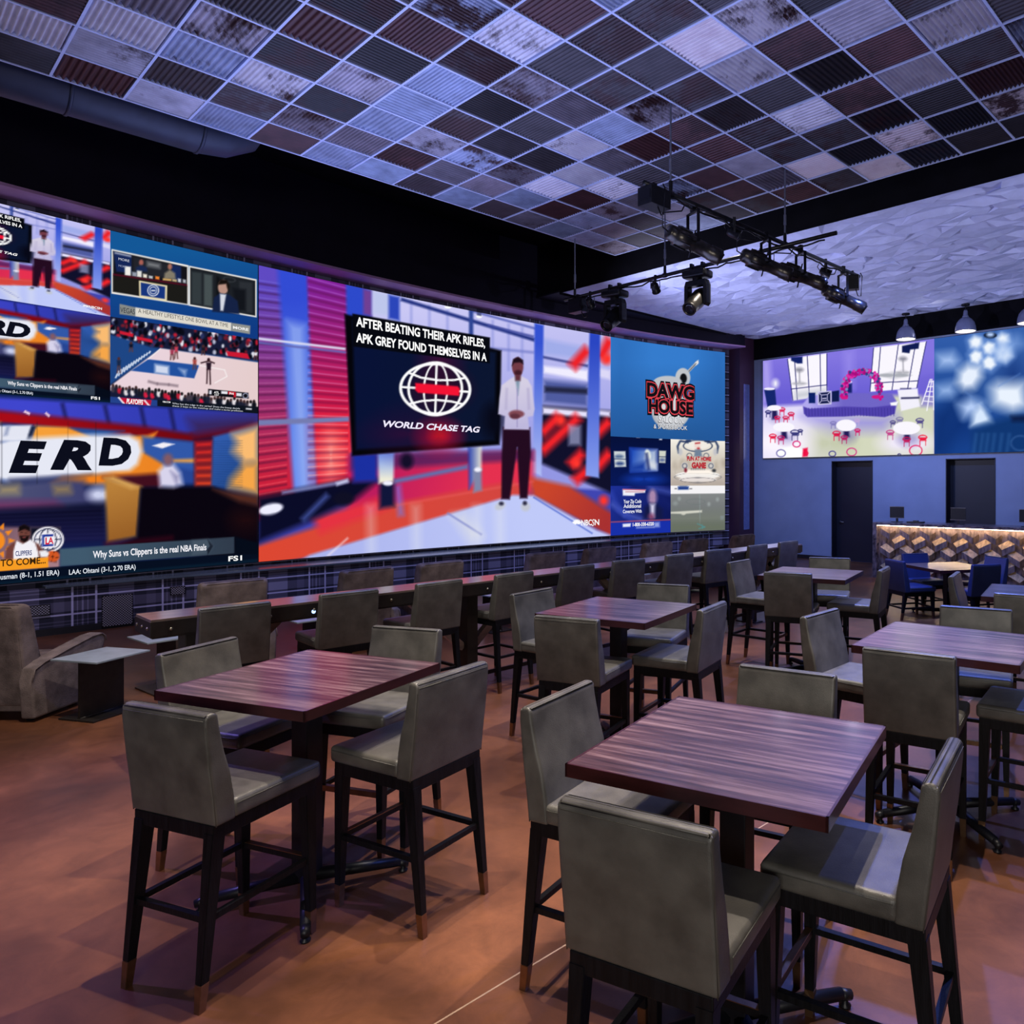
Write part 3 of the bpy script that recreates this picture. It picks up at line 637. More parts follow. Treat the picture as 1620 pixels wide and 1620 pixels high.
    # lower graphics
    P([(-900, 890), (365, 905), (365, 1150), (-900, 1200)], ('8a6a78', 'b08890', c2(50, 950), c2(300, 1120)), 3)
    P([(185, 905), (365, 905), (365, 1060), (185, 1060)], '14182e', 3)
    for k in range(11):
        a = k*2*PI/11
        P([(-25+80*math.cos(a-.2), 985+80*math.sin(a-.2)), (-25+120*math.cos(a), 985+120*math.sin(a)), (-25+80*math.cos(a+.2), 985+80*math.sin(a+.2))], 'f5962a', 1)
    E(-30, 985, 60, 60, 'f5962a', 1.2)
    E(293, 978, 97, 78, 'f2f0f6', 1); E(293, 978, 84, 67, '20284c', .8); E(293, 978, 78, 62, 'f2f0f6', .8)
    E(293, 978, 50, 66, '20284c', .6, 1, 0, 7); LN([(293, 915), (293, 1042)], 7, '20284c'); LN([(212, 978), (372, 978)], 7, '20284c')
    P([(252, 942), (334, 940), (334, 1026), (252, 1028)], 'f2f0f6', .7); P([(258, 948), (328, 946), (328, 960), (272, 962), (272, 1008), (328, 1006), (328, 1020), (258, 1022)], '2440a0', .5)
    P([(30, 1100), (40, 1030), (75, 1000), (110, 985), (190, 985), (235, 1005), (265, 1045), (300, 1060), (350, 1080), (345, 1120), (240, 1100), (60, 1140)], '7a4a44', 1.5)
    P([(100, 985), (140, 1005), (185, 978), (215, 1000), (232, 1055), (240, 1110), (82, 1120), (82, 1050)], 'f4f2f8', 1.2)
    E(148, 940, 36, 50, '7c4c44', 1.5); P([(112, 930), (115, 900), (148, 885), (180, 900), (184, 930), (150, 915)], '181014', 1.2); P([(118, 955), (178, 955), (170, 985), (148, 996), (126, 985)], '1c1214', 1.5)
    LN([(128, 937), (142, 937)], 5, '1c1010'); LN([(154, 937), (168, 937)], 5, '1c1010'); E(148, 966, 12, 4, '8c4a48', 1)
    E(322, 1080, 40, 34, 'd8622c', 1.2); LN([(285, 1075), (360, 1090)], 3, '40180c'); LN([(330, 1048), (315, 1112)], 3, '40180c')
    P([(236, 1048), (275, 1045), (300, 1062), (290, 1085), (250, 1085)], 'eeeef4', 1.2)
    P([(-900, 1130), (0, 1104), (294, 1086), (297, 1150), (0, 1170), (-900, 1220)], 'f8a52c', .8); P([(90, 1163), (230, 1155), (230, 1160), (90, 1168)], 'f4f0f0', .6)
    P([(366, 1035), (1430, 962), (1432, 1062), (368, 1140)], ('4a6478', '3a4656', c2(500, 1060), c2(1400, 1020)), .8)
    P([(1170, 982), (1270, 974), (1300, 1020), (1270, 1065), (1170, 1075)], '5c6a78', 3, .6); P([(1265, 974), (1300, 1018), (1268, 1072), (1262, 1040), (1280, 1018)], '222a38', 1)
    P([(-900, 1225), (0, 1172), (366, 1144), (1432, 1066), (1580, 1062), (1580, 1125), (0, 1275), (-900, 1350)], '091428', .9)
    P([(1432, 960), (1580, 1000), (1580, 1070), (1432, 1064)], '081020', 2)
    P([(-900, 1310), (0, 1235), (1580, 1095), (1580, 1130), (0, 1290), (-900, 1360)], '0c2236', 1)
    for x in (12, 225, 412, 586): LN([(x, 260), (x, 640)], 3, '202028', .6, .5)
def c1(X, Y): return (X/3.857, 300+Y/3.857)
def draw_blue(c):
    P = lambda l, col, b=.7, a=1: c.poly([c1(*p) for p in l], col, b, a)
    E = lambda x, y, rx, ry, col, b=.8, a=1, rot=0, ring=0: c.ell(*c1(x, y), rx/3.857, ry/3.857, col, b, a, rot, ring/3.857)
    c.fill(('1a62a0', '16448c', c1(1100, 380), c1(1100, 850)))
    P([(680, 362), (1150, 462), (1152, 706), (680, 634)], 'f0ece6'); P([(690, 374), (1142, 472), (1142, 696), (690, 622)], '17181f')
    P([(690, 376), (803, 400), (803, 510), (710, 500)], '1c2f62', 1.5); P([(1045, 455), (1105, 468), (1105, 560), (1050, 545)], '1c2f62', 1.5)
    P([(700, 380), (800, 402), (800, 412), (700, 390)], 'c8ccd8', 1.5, .8)
    P([(810, 405), (1040, 455), (1030, 540), (810, 520)], '2a2c34', 3); P([(900, 440), (975, 455), (975, 480), (900, 466)], '8a8c90', 4)
    E(862, 445, 13, 18, 'b06a60', 1.5); P([(830, 475), (862, 460), (895, 475), (900, 500), (830, 500)], '20305a', 2)
    E(1037, 470, 13, 18, 'b07868', 1.5); P([(1005, 510), (1037, 488), (1068, 510), (1072, 545), (1000, 545)], '8c8474', 2)
    for x, col, w, h in ((780, 'f2f0ea', 18, 55), (850, 'e6e4e0', 14, 38), (885, 'f0e8da', 12, 22), (960, 'f08c3c', 12, 18), (1020, 'd8b070', 26, 12), (1065, 'c8b48c', 14, 14), (920, 'c8ccd0', 12, 16), (1095, 'd0d4dc', 9, 22), (1125, 'b8bcc4', 9, 20), (820, '9aa0ae', 14, 26)):
        y = 522+(x-780)*.13; P([(x-w, y-h), (x+w, y-h+4), (x+w, y+5), (x-w, y)], col, 1.2)
    P([(690, 512), (1142, 578), (1142, 590), (690, 524)], '5c1228', 1.2); P([(690, 524), (1142, 590), (1142, 696), (690, 622)], '23221f', 1.5)
    P([(848, 555), (1020, 585), (1018, 682), (850, 655)], 'e8dcb8', .8); P([(858, 566), (1008, 593), (1006, 668), (860, 645)], '1f3f86', .8)
    E(935, 615, 33, 33, 'dfe4ee', .7, 1, 0, 6); E(935, 615, 21, 21, 'dfe4ee', .7, 1, 0, 5); P([(922, 612), (948, 612), (948, 620), (922, 620)], 'dfe4ee')
    P([(1152, 464), (1566, 548), (1566, 780), (1152, 708)], 'f0ece6'); P([(1160, 474), (1558, 556), (1558, 770), (1160, 700)], '24282e')
    for x, w, col in ((1200, 30, '3c4448'), (1270, 26, '505a5c'), (1330, 10, '16181c'), (1500, 40, '34383e')): P([(x-w, 492+(x-1160)*.2), (x+w, 500+(x-1160)*.2), (x+w, 695+(x-1160)*.17), (x-w, 688+(x-1160)*.17)], col, 2)
    P([(1420, 600), (1500, 610), (1500, 740), (1440, 740)], '181b22', 3); E(1400, 548, 36, 14, '606468', 2, .5, 10, 5)
    E(1362, 595, 32, 44, 'c09a8c', 1.5); P([(1330, 580), (1345, 548), (1385, 552), (1402, 585), (1396, 625), (1386, 600), (1380, 575)], '1c1512', 1.5)
    P([(1295, 745), (1305, 660), (1340, 632), (1398, 640), (1450, 680), (1460, 760)], '1c2a4e', 1.5); P([(1342, 636), (1380, 640), (1362, 740), (1345, 738)], 'd8dce6', 1.5)
    P([(730, 697), (826, 718), (826, 773), (730, 760)], '8f9290', .8)
    P([(826, 718), (1412, 813), (1410, 862), (826, 773)], 'e2ddd2', .8); P([(1412, 813), (1527, 830), (1525, 882), (1410, 862)], '9a9c98', .8)
def draw_ball(c):
    P = lambda l, col, b=.7, a=1: c.poly([c1(*p) for p in l], col, b, a)
    E = lambda x, y, rx, ry, col, b=.8, a=1, rot=0, ring=0: c.ell(*c1(x, y), rx/3.857, ry/3.857, col, b, a, rot, ring/3.857)
    LN = lambda l, w, col, b=.6, a=1: c.line([c1(*p) for p in l], w/3.857, col, b, a)
    c.fill('1d2240'); rnd = random.Random(3)
    for k in range(260):
        x = rnd.uniform(670, 1580); y = 790+(x-670)*.12+rnd.random()**1.2*130
        E(x, y, rnd.uniform(7, 14), rnd.uniform(9, 18), rnd.choice(['e8e8f0', '0e1020', 'c0263c', '303a68', 'b8bcd0', '0e1020', '7c2436', '0a0c18']), 1.6)
    P([(730, 860), (815, 880), (812, 900), (730, 880)], 'd0243c', 1); P([(835, 895), (930, 915), (930, 935), (835, 915)], 'd0243c', 1); P([(1380, 985), (1510, 1000), (1525, 1035), (1390, 1015)], 'd0203c', 1)
    P([(665, 880), (920, 960), (1580, 1045), (1580, 1075), (980, 975), (660, 1200), (660, 890)], '26508e', 2)
    P([(980, 968), (1580, 1055), (1580, 1330), (1300, 1290), (670, 1225), (670, 1200)], ('ecd8e0', 'e8d2d2', c1(900, 1050), c1(1500, 1250)), 1.2)
    P([(905, 1035), (1215, 1072), (1185, 1152), (800, 1105)], '2a5aa6', 1); P([(945, 1065), (1030, 1078), (1030, 1130), (945, 1118)], 'd4dcf0', 3); P([(1090, 1090), (1140, 1100), (1130, 1140)], 'c8d4ec', 3, .7)
    for k in range(13): LN([(705+k*17, 1150-k*12.5), (725+k*16, 1105-k*10)], 9, 'dfe6f4', .8)
    LN([(905, 1035), (980, 970)], 5, 'f4f0f0'); LN([(1215, 1072), (1370, 1100), (1385, 1140), (1310, 1180)], 5, 'f8f4f4', 1)
    for x, y, h, a in ((1075, 985, 95, 'c8485c'), (1050, 1000, 80, 'a8405a'), (1188, 1060, 75, 'b05048'), (1240, 980, 60, '24202c'), (725, 1070, 100, '203050'), (800, 960, 60, '14182c'), (1560, 1010, 60, 'e8e4e8')):
        E(x, y-h*.38, 8, 10, '5a3434', 1.2); P([(x-12, y-h*.28), (x+12, y-h*.28), (x+9, y+h*.1), (x-9, y+h*.1)], a, 1.5); LN([(x-5, y+h*.05), (x-10, y+h*.5)], 7, '6a4444', 1.2); LN([(x+5, y+h*.05), (x+9, y+h*.5)], 7, '6a4444', 1.2)
    LN([(1225, 1058), (1275, 1045), (1310, 1060)], 8, '3a2028', 1); E(1273, 1038, 9, 11, '3a2028', 1); P([(1258, 1055), (1290, 1055), (1286, 1100), (1262, 1100)], '2c1c2c', 1.2); LN([(1265, 1095), (1262, 1185)], 8, '3a2028', 1); LN([(1280, 1095), (1284, 1190)], 8, '3a2028', 1)
    LN([(905, 1170), (960, 1185), (1030, 1190), (1085, 1198)], 10, '5a4a58', 2.5, .7)
    for k in range(44):
        x = 690+k*20; y = 1225+(x-690)*.11+rnd.uniform(-12, 10); E(x, y, 14, 20, rnd.choice(['141824', '1c2030', 'd8284c', 'e6e0e4', '24283c', '4c4450', 'c02840']), 1.5)
        E(x, y-22, 8, 10, rnd.choice(['2c2024', '4c3434', '181418']), 1)
    P([(660, 1262), (960, 1285), (960, 1340), (660, 1312)], '2c4c94', .8); P([(720, 1268), (925, 1284), (915, 1335), (775, 1320)], 'c8183c', .7); LN([(722, 1266), (770, 1322)], 9, 'f4f4f8'); LN([(880, 1284), (925, 1336)], 9, 'f4f4f8')
    P([(960, 1282), (1580, 1325), (1580, 1372), (960, 1340)], '131a26', .8)
    P([(1270, 1215), (1516, 1240), (1518, 1276), (1270, 1256)], '12121c', .7); P([(1350, 1228), (1388, 1231), (1388, 1248), (1350, 1245)], 'e8e8ee', .6); P([(1392, 1230), (1440, 1236), (1440, 1268), (1425, 1266), (1425, 1252), (1392, 1249)], 'cf1c34', .6); P([(1442, 1240), (1474, 1243), (1474, 1262), (1442, 1259)], 'e8e8ee', .6)
    E(1498, 1258, 15, 15, 'b8bcd4', .7, 1, 0, 5); P([(1278, 1224), (1292, 1226), (1290, 1250), (1276, 1246)], 'e0e0ea', .7); P([(1500, 1332), (1536, 1335), (1536, 1344), (1500, 1341)], 'e0e0e8', .8)
def c4(X, Y): return (940+X/4.05, 500+Y/4.05)
def _c4(c):
    return (lambda l, col, b=.7, a=1: c.poly([c4(*p) for p in l], col, b, a), lambda x, y, rx, ry, col, b=.8, a=1, rot=0, ring=0: c.ell(*c4(x, y), rx/4.05, ry/4.05, col, b, a, rot, ring/4.05),
            lambda l, w, col, b=.6, a=1: c.line([c4(*p) for p in l], w/4.05, col, b, a))
def draw_dawg(c):
    P, E, LN = _c4(c); c.fill(('3f86d2', '2c62a0', c4(480, 300), c4(480, 780)))
    P([(100, 100), (250, 130), (250, 800), (100, 800)], '2c66ac', 30, .5); P([(740, 200), (860, 230), (860, 820), (740, 800)], '2a62a6', 30, .6)
    LN([(565, 395), (665, 290)], 17, 'b6b8bc', .7); P([(645, 300), (668, 280), (668, 305), (652, 318)], 'e6e6e8', .7); LN([(572, 392), (655, 302)], 4, '5a5c62', .5)
    E(490, 610, 122, 118, 'b9bcc2', 1); E(500, 600, 104, 100, 'd8dade', 5); E(568, 395, 48, 62, 'c6c9ce', 1); P([(380, 420), (600, 400), (612, 470), (380, 520)], 'c4c7cd', 1.5); E(572, 400, 22, 32, '15161c', 1)
    P([(335, 425), (640, 448), (640, 470), (330, 470)], 'c8cad0', 3, .5); LN([(395, 560), (425, 690)], 8, 'f0f0f2', 2, .7)
    E(470, 425, 92, 42, 'c4c7cd', 1.2)
def draw_box(c):
    P, E, LN = _c4(c); c.fill(('0a1746', '0b1e60', c4(300, 800), c4(300, 1060)))
    P([(222, 838), (410, 850), (408, 995), (228, 1008)], '16308c', 1); P([(232, 850), (400, 858), (400, 985), (236, 992)], ('2c5ac0', 'c8d2e0', c4(240, 900), c4(390, 940)), 4)
    E(345, 888, 18, 34, 'e8ece4', 2, 1, -15); P([(330, 900), (400, 950), (400, 985), (320, 985)], 'd6dce6', 4); P([(236, 960), (330, 930), (330, 990), (236, 992)], '2448a4', 5); LN([(335, 880), (350, 985)], 12, '1a2a70', 3)
    P([(126, 866), (200, 866), (205, 966), (132, 968)], 'cfd6d8', 1); LN([(128, 915), (204, 918)], 4, '16265c'); E(160, 900, 26, 10, '5c749c', 3); E(165, 945, 24, 10, '38508c', 3)
    P([(416, 862), (460, 864), (456, 942), (416, 940)], 'd4d8cc', 1); LN([(416, 900), (460, 902)], 4, '16265c'); E(436, 922, 14, 8, '4a5c94', 3)
    E(320, 1045, 110, 30, '1b46b4', 16, .9); P([(270, 770), (296, 771), (294, 779), (272, 779)], 'f0f4ff', 1); P([(416, 786), (436, 787), (434, 794), (418, 793)], 'f0f4ff', 1)
def draw_phone(c):
    P, E, LN = _c4(c); c.fill(('24389c', '141e60', c4(140, 1100), c4(460, 1300)))
    LN([(110, 1200), (200, 1270), (330, 1310)], 26, '6070c8', 5, .8); LN([(240, 1090), (420, 1150), (490, 1220)], 30, '1a2670', 5); LN([(350, 1095), (490, 1130)], 18, '5a6cc8', 6, .8); LN([(105, 1130), (160, 1240), (240, 1310)], 20, '3c50b8', 5, .8)
    P([(182, 1108), (330, 1112), (325, 1132), (262, 1136), (258, 1152), (184, 1150)], 'eef0fa', 1); LN([(184, 1111), (328, 1115)], 4, 'd02848'); LN([(200, 1126), (318, 1126)], 5, 'b0343e', 1, .5)
    E(374, 1165, 27, 54, 'b090b4', 4); P([(315, 1300), (325, 1225), (360, 1200), (405, 1205), (438, 1240), (440, 1305)], '1a2050', 4); P([(358, 1205), (390, 1205), (386, 1290), (362, 1290)], 'd8d4ec', 3); E(366, 1285, 18, 18, '8c4c74', 4)
    LN([(105, 1320), (490, 1305)], 5, 'e06a78', 1.2); P([(100, 1326), (490, 1310), (490, 1410), (100, 1420)], '1f39b0', 1); P([(182, 1332), (235, 1328), (232, 1350), (184, 1352)], 'e8ecfa', 1); P([(384, 1322), (418, 1320), (420, 1352), (386, 1354)], 'b8c4f0', 2, .8)
    P([(270, 1352), (384, 1348), (384, 1356), (270, 1360)], 'c8d0f0', 1.5, .8)
def draw_game(c):
    P, E, LN = _c4(c); c.fill(('f6f2e8', 'c8beb0', c4(660, 790), c4(660, 980)))
    for k in range(16): E(500+k*22, 950+8*math.sin(k*2), 20, 26, 'b0a494' if k % 2 else 'e4dcd0', 4, .6)
    P([(490, 985), (840, 985), (840, 1085), (490, 1085)], ('d8cfc4', 'b8aca4', c4(660, 990), c4(660, 1080)), 5)
    E(664, 832, 92, 36, '3a4a6c', 1, 1, 0, 8); E(664, 828, 74, 26, 'f2eee6', 2); 
    for s in (-1, 1):
        LN([(664+s*60, 810), (664+s*112, 800), (664+s*130, 835), (664+s*122, 880)], 12, '34466c', 1.2); E(664+s*112, 870, 13, 22, 'c8c8cc', 2); E(664+s*84, 960, 22, 24, 'd4d0cc', 1.2); E(664+s*84, 960, 14, 15, '5a6478', 1, 1, 0, 5); E(664+s*54, 895, 16, 16, '5a6478', 1, 1, 0, 4); E(664+s*60, 800, 20, 9, '34466c', 1.2)
    E(662, 830, 20, 24, 'f0dcd4', 1.5); LN([(646, 816), (680, 812)], 8, 'b8343c', 1); E(668, 850, 9, 8, 'c03c44', 1.5)
    P([(646, 855), (684, 855), (692, 900), (640, 900)], '7c8ca0', 1.5)
    for s in range(8): P([(620+s*12, 975), (626+s*12, 975), (626+s*12, 995), (620+s*12, 995)], '44485c', .8, .8)
    E(664, 1020, 142, 26, 'f4f0ec', 1.5); E(664, 1032, 150, 26, '8c8c90', 1, 1, 0, 6); E(664, 1046, 120, 16, 'e8e0dc', 2); E(664, 1052, 110, 16, '6c6c74', 1.2, 1, 0, 5)
    P([(600, 985), (740, 985), (760, 1012), (580, 1012)], 'fff6ec', 2); E(586, 988, 9, 14, '8c2c3c', 1.5); E(768, 990, 12, 10, '3c4048', 1.5); LN([(518, 940), (520, 1010)], 6, 'c8c0b4', 1)
def draw_ship(c):
    P, E, LN = _c4(c); c.fill(('8c8f90', '6e7474', c4(660, 1150), c4(660, 1340)))
    P([(485, 1080), (845, 1070), (845, 1136), (485, 1140)], 'f6f4f6', 1); P([(536, 1092), (606, 1092), (604, 1112), (538, 1113)], '2c4c94', 1.2); P([(516, 1103), (530, 1103), (530, 1109), (516, 1109)], '6a6a70', .8); P([(610, 1104), (628, 1104), (628, 1109), (610, 1109)], '6a6a70', .8); P([(545, 1086), (600, 1086), (590, 1092), (552, 1092)], '5c6c94', .8)
    P([(490, 1255), (690, 1244), (690, 1258), (575, 1268), (490, 1266)], 'f2f0e6', 1.2); E(572, 1266, 14, 9, 'f2f0e6', 1.2)
    LN([(490, 1300), (840, 1290)], 40, '8a9080', 14, .8); LN([(676, 1140), (678, 1340)], 3, '9aa8a8', .8, .8); E(650, 1190, 60, 18, '7c8484', 1.2, 1, 0, 5); E(520, 1200, 12, 10, '9ca4a4', 3); P([(808, 1280), (832, 1278), (832, 1306), (808, 1308)], '8c9698', .8, .8)
    for x, y in ((545, 1170), (790, 1175), (735, 1205)): E(x, y, 9, 12, 'a8b0b0', 2, .8)
    P([(490, 1330), (840, 1325), (840, 1380), (490, 1385)], '747c6c', 8); LN([(660, 1330), (710, 1352), (670, 1362)], 5, '58a0a8', 1, .8); LN([(690, 1335), (695, 1362)], 3, '58a0a8', 1, .8)
vw = thing('video_wall', 'huge curved LED video wall showing several sports channels on the left wall', 'video wall', (0, 0, 0))
bm = BM(); curve_wall(bm, -.012, ZB-.01, ZT+.01, Q_L0, Q_E+.01, .1, 60); obj('cabinet', bm, M['monitor'], vw)
p_main = panel('studio_picture', LW, Q_MAIN[0], Q_MAIN[1], ZB, ZT, 420, 300, draw_main, vw, 'large studio picture with brick columns, globe monitor and a standing presenter')
w_ = Q_MAIN[1]-Q_MAIN[0]; ws = (Q_S-Q_L0)*1.0
SM = 4*(ZT-ZB)/16*1.72                         # width of a quarter-height feed
qs0 = Q_S-w_/4*1.12
def sub(a): return Q_MAIN[1]-(Q_S-a)/(Q_S-qs0)*w_
p_sm = panel('studio_picture', LW, Q_L0, Q_S, ZB+3*ZQ, ZT, 110, 90, draw_main, vw, 'small repeat of the studio picture at the top left', warp=(sub(Q_L0), Q_MAIN[1], ZB, ZT))
hw = Q_M-Q_L0
p_hd = panel('talk_show_picture', LW, Q_L0, Q_M, ZB, ZB+2*ZQ, 300, 150, draw_herd, vw, 'sports talk show picture with big black lettering and orange wall')
wh = (Q_M-Q_L0)
p_hs = panel('talk_show_picture', LW, Q_L0, Q_S, ZB+2*ZQ, ZB+3*ZQ, 120, 70, draw_herd, vw, 'small repeat of the talk show picture', warp=(Q_M-2*(Q_S-Q_L0), Q_M, ZB, ZB+2*ZQ))
p_bl = panel('interview_picture', LW, Q_S, Q_M, ZB+3*ZQ, ZT, 190, 110, draw_blue, vw, 'blue interview picture with two inset windows and a cream banner')
p_bb = panel('basketball_picture', LW, Q_S, Q_M, ZB+2*ZQ, ZB+3*ZQ, 190, 110, draw_ball, vw, 'basketball game picture with a pale court and crowd')
p_dw = panel('saloon_logo_picture', LW, Q_MAIN[1], Q_E, ZB+2*ZQ, ZT, 170, 150, draw_dawg, vw, 'blue picture with a saloon logo and guitar')
p_bx = panel('arena_picture', LW, Q_MAIN[1], Q_R, ZB+ZQ, ZB+2*ZQ, 90, 75, draw_box, vw, 'dark blue picture with three lit screens')
p_ph = panel('advert_picture', LW, Q_MAIN[1], Q_R, ZB, ZB+ZQ, 90, 75, draw_phone, vw, 'blue advert picture with a phone number')
p_gm = panel('game_picture', LW, Q_R, Q_E, ZB+ZQ, ZB+2*ZQ, 85, 75, draw_game, vw, 'pale picture of a round stage with red lettering')
p_sh = panel('grey_picture', LW, Q_R, Q_E, ZB, ZB+ZQ, 85, 75, draw_ship, vw, 'grey picture with a white line')
def T(s, x0, x1, y0, h, col, par, bold=.012, shear=0, wall=LW, **k): return wtext('lettering', wall, s, x0, x1, y0, h, col, par, bold, shear, **k)
# studio picture captions
mt = [("AFTER BEATING THEIR APK RIFLES,", *m_(455, 323), *m_(1025, 0), 16), ("APK GREY FOUND THEMSELVES IN A", *m_(455, 393), *m_(1032, 0), 16)]
for s, x0, y0, x1, _, h in mt: T(s, x0, x1, y0, 14.5, 'ffffff', p_main, .03)
T("WORLD CHASE TAG", m_(575, 0)[0], m_(1003, 0)[0], m_(0, 768)[1], 10, 'f2ecff', p_main, .03, .25)
T("NBC", m_(1450, 0)[0], m_(1497, 0)[0], m_(0, 1205)[1], 9, 'ffffff', p_main, .02); T("S", m_(1496, 0)[0], m_(1508, 0)[0], m_(0, 1207)[1], 11, 'ffffff', p_main, .0, .2); T("N", m_(1509, 0)[0], m_(1529, 0)[0], m_(0, 1203)[1], 9, 'ffffff', p_main, .02)
def inv(a, b, za, zb):                        # the repeat's captions sit where the programme puts them
    f = lambda v: Q_S-(Q_MAIN[1]-v)/w_*(Q_S-qs0); g = lambda z: ZB+3*ZQ+(z-ZB)/4
    return (f(a), f(b), g(za), g(zb))
def small(s, frac, x0, x1, y0, h, bold=.02, shear=0):
    a, b = LW.q_of(x0), LW.q_of(x1); a = b-(b-a)*frac; x0_ = x0
    T(s, 0, 0, 0, 0, 'ffffff', p_sm, bold, shear, tgt=inv(a, b, LW.z_of(x0_, y0), LW.z_of(x0_, y0-h)))
small("HEIR APK RIFLES,", .52, mt[0][1], mt[0][3], mt[0][2], 14.5); small("THEMSELVES IN A", .51, mt[1][1], mt[1][3], mt[1][2], 14.5)
small("CHASE TAG", .6, m_(575, 0)[0], m_(1003, 0)[0], m_(0, 768)[1], 10, .03, .25); small("NBCSN", 1, m_(1450, 0)[0], m_(1529, 0)[0], m_(0, 1205)[1], 9)
# talk show
def herd(par, f=None):
    def t(s, X0, X1, Y0, h, col, bold=.02, shear=0):
        x0, y0 = c2(X0, Y0); x1 = c2(X1, 0)[0]; h /= 3.857
        if f is None: T(s, x0, x1, y0, h, col, par, bold, shear)
        else:
            a, b = LW.q_of(x0), LW.q_of(x1); za, zc = LW.z_of(x0, y0), LW.z_of(x0, y0-h)
            T(s, 0, 0, 0, 0, col, par, bold, shear, tgt=(Q_S-(Q_M-a)/2, Q_S-(Q_M-b)/2, ZB+2*ZQ+(za-ZB)/2, ZB+2*ZQ+(zc-ZB)/2))
    if f is None:
        t("E", 52, 285, 558, 180, '0c0e1c', .055, .28); t("R", 305, 560, 540, 168, '0c0e1c', .055, .28); t("D", 600, 800, 515, 155, '0c0e1c', .055, .15)
        t("TO COME...", 2, 278, 1142, 42, '33210f'); t("usman (8-1, 1.51 ERA)", 2, 360, 1222, 32, 'e8eef8', .01); t("L", 276, 298, 1006, 40, 'd41f3f', .04); t("A", 292, 326, 1004, 40, 'd41f3f', .03); t("CLIPPERS", 93, 193, 1078, 30, '1f3474', .02)
    else: t("RD", 330, 800, 530, 160, '0c0e1c', .055, .2)
    t("Why Suns vs Clippers is the real NBA Finals", 566, 1258, 1090, 42, 'f4f4fa', .02); t("FS1", 1392, 1475, 1110, 30, 'ffffff', .025); t("LAA: Ohtani (3-1, 2.70 ERA)", 420, 826, 1192, 31, 'e8eef8', .01)
herd(p_hd); herd(p_hs, 1)
def t1(s, X0, X1, Y0, h, col, par, bold=.01, shear=0): x0, y0 = c1(X0, Y0); T(s, x0, c1(X1, 0)[0], y0, h/3.857, col, par, bold, shear)
t1("VEGAS", 733, 822, 748, 32, '20242c', p_bl, 0); t1("A HEALTHY LIFESTYLE ONE BOWL AT A TIME", 842, 1390, 752, 26, '4c4a48', p_bl, 0); t1("MORE", 1420, 1515, 848, 16, 'f4f4f4', p_bl, .03)
t1("MORE", 722, 788, 430, 15, 'd8dce8', p_bl, 0); t1("MORE", 722, 770, 470, 13, '9aa4c0', p_bl, 0)
t1("PLAYOFFS", 770, 872, 1305, 30, 'ffffff', p_bb, .03, .2); t1("ATL", 1304, 1336, 1243, 13, 'ffffff', p_bb, .02); t1("107", 1308, 1334, 1257, 10, 'ffffff', p_bb, .01); t1("PHI", 1398, 1424, 1250, 13, 'ffffff', p_bb, .02)
t1("NBA.COM", 992, 1038, 1299, 10, 'ffffff', p_bb, .02); t1("Who has the edge in the series? Does the lineup decide", 1050, 1462, 1309, 10, 'dfe4ee', p_bb, 0); t1("these 3 keys to the matchup and make a series prediction", 1050, 1480, 1324, 10, 'dfe4ee', p_bb, 0)
def t4(s, X0, X1, Y0, h, col, par, bold=.01, shear=0, off=.012): x0, y0 = c4(X0, Y0); T(s, x0, c4(X1, 0)[0], y0, h/4.05, col, par, bold, shear, off=off)
for s, X0, X1, Y0, h in (("DAWG", 333, 640, 512, 88), ("HOUSE", 345, 632, 612, 82)):
    t4(s, X0-6, X1+6, Y0+7, h+14, '0d0c12', p_dw, .11, off=.006); t4(s, X0, X1, Y0, h, 'e04450', p_dw, .085, off=.012); t4(s, X0+2, X1-2, Y0-2, h-4, '111016', p_dw, .045, off=.018)
t4("SALOON", 408, 572, 682, 46, '22242c', p_dw, .03, off=.006); t4("SALOON", 410, 570, 680, 43, 'f0f0f4', p_dw, 0); t4("& SPORTS BOOK", 378, 596, 722, 30, '22242c', p_dw, .03, off=.006); t4("& SPORTS BOOK", 380, 594, 720, 28, 'f0f0f4', p_dw, .0)
t4("Your Zip Code", 186, 300, 1200, 24, 'eef0fc', p_ph, .02); t4("Additional", 186, 298, 1230, 24, 'eef0fc', p_ph, .02); t4("Coverage With", 182, 302, 1263, 22, 'eef0fc', p_ph, .02); t4("1-800-330-6320", 245, 380, 1347, 22, 'ffffff', p_ph, .03)
t4("FUN AT HOME", 592, 748, 925, 26, 'b8323c', p_gm, .06); t4("GAME", 622, 715, 972, 34, 'b8323c', p_gm, .07)

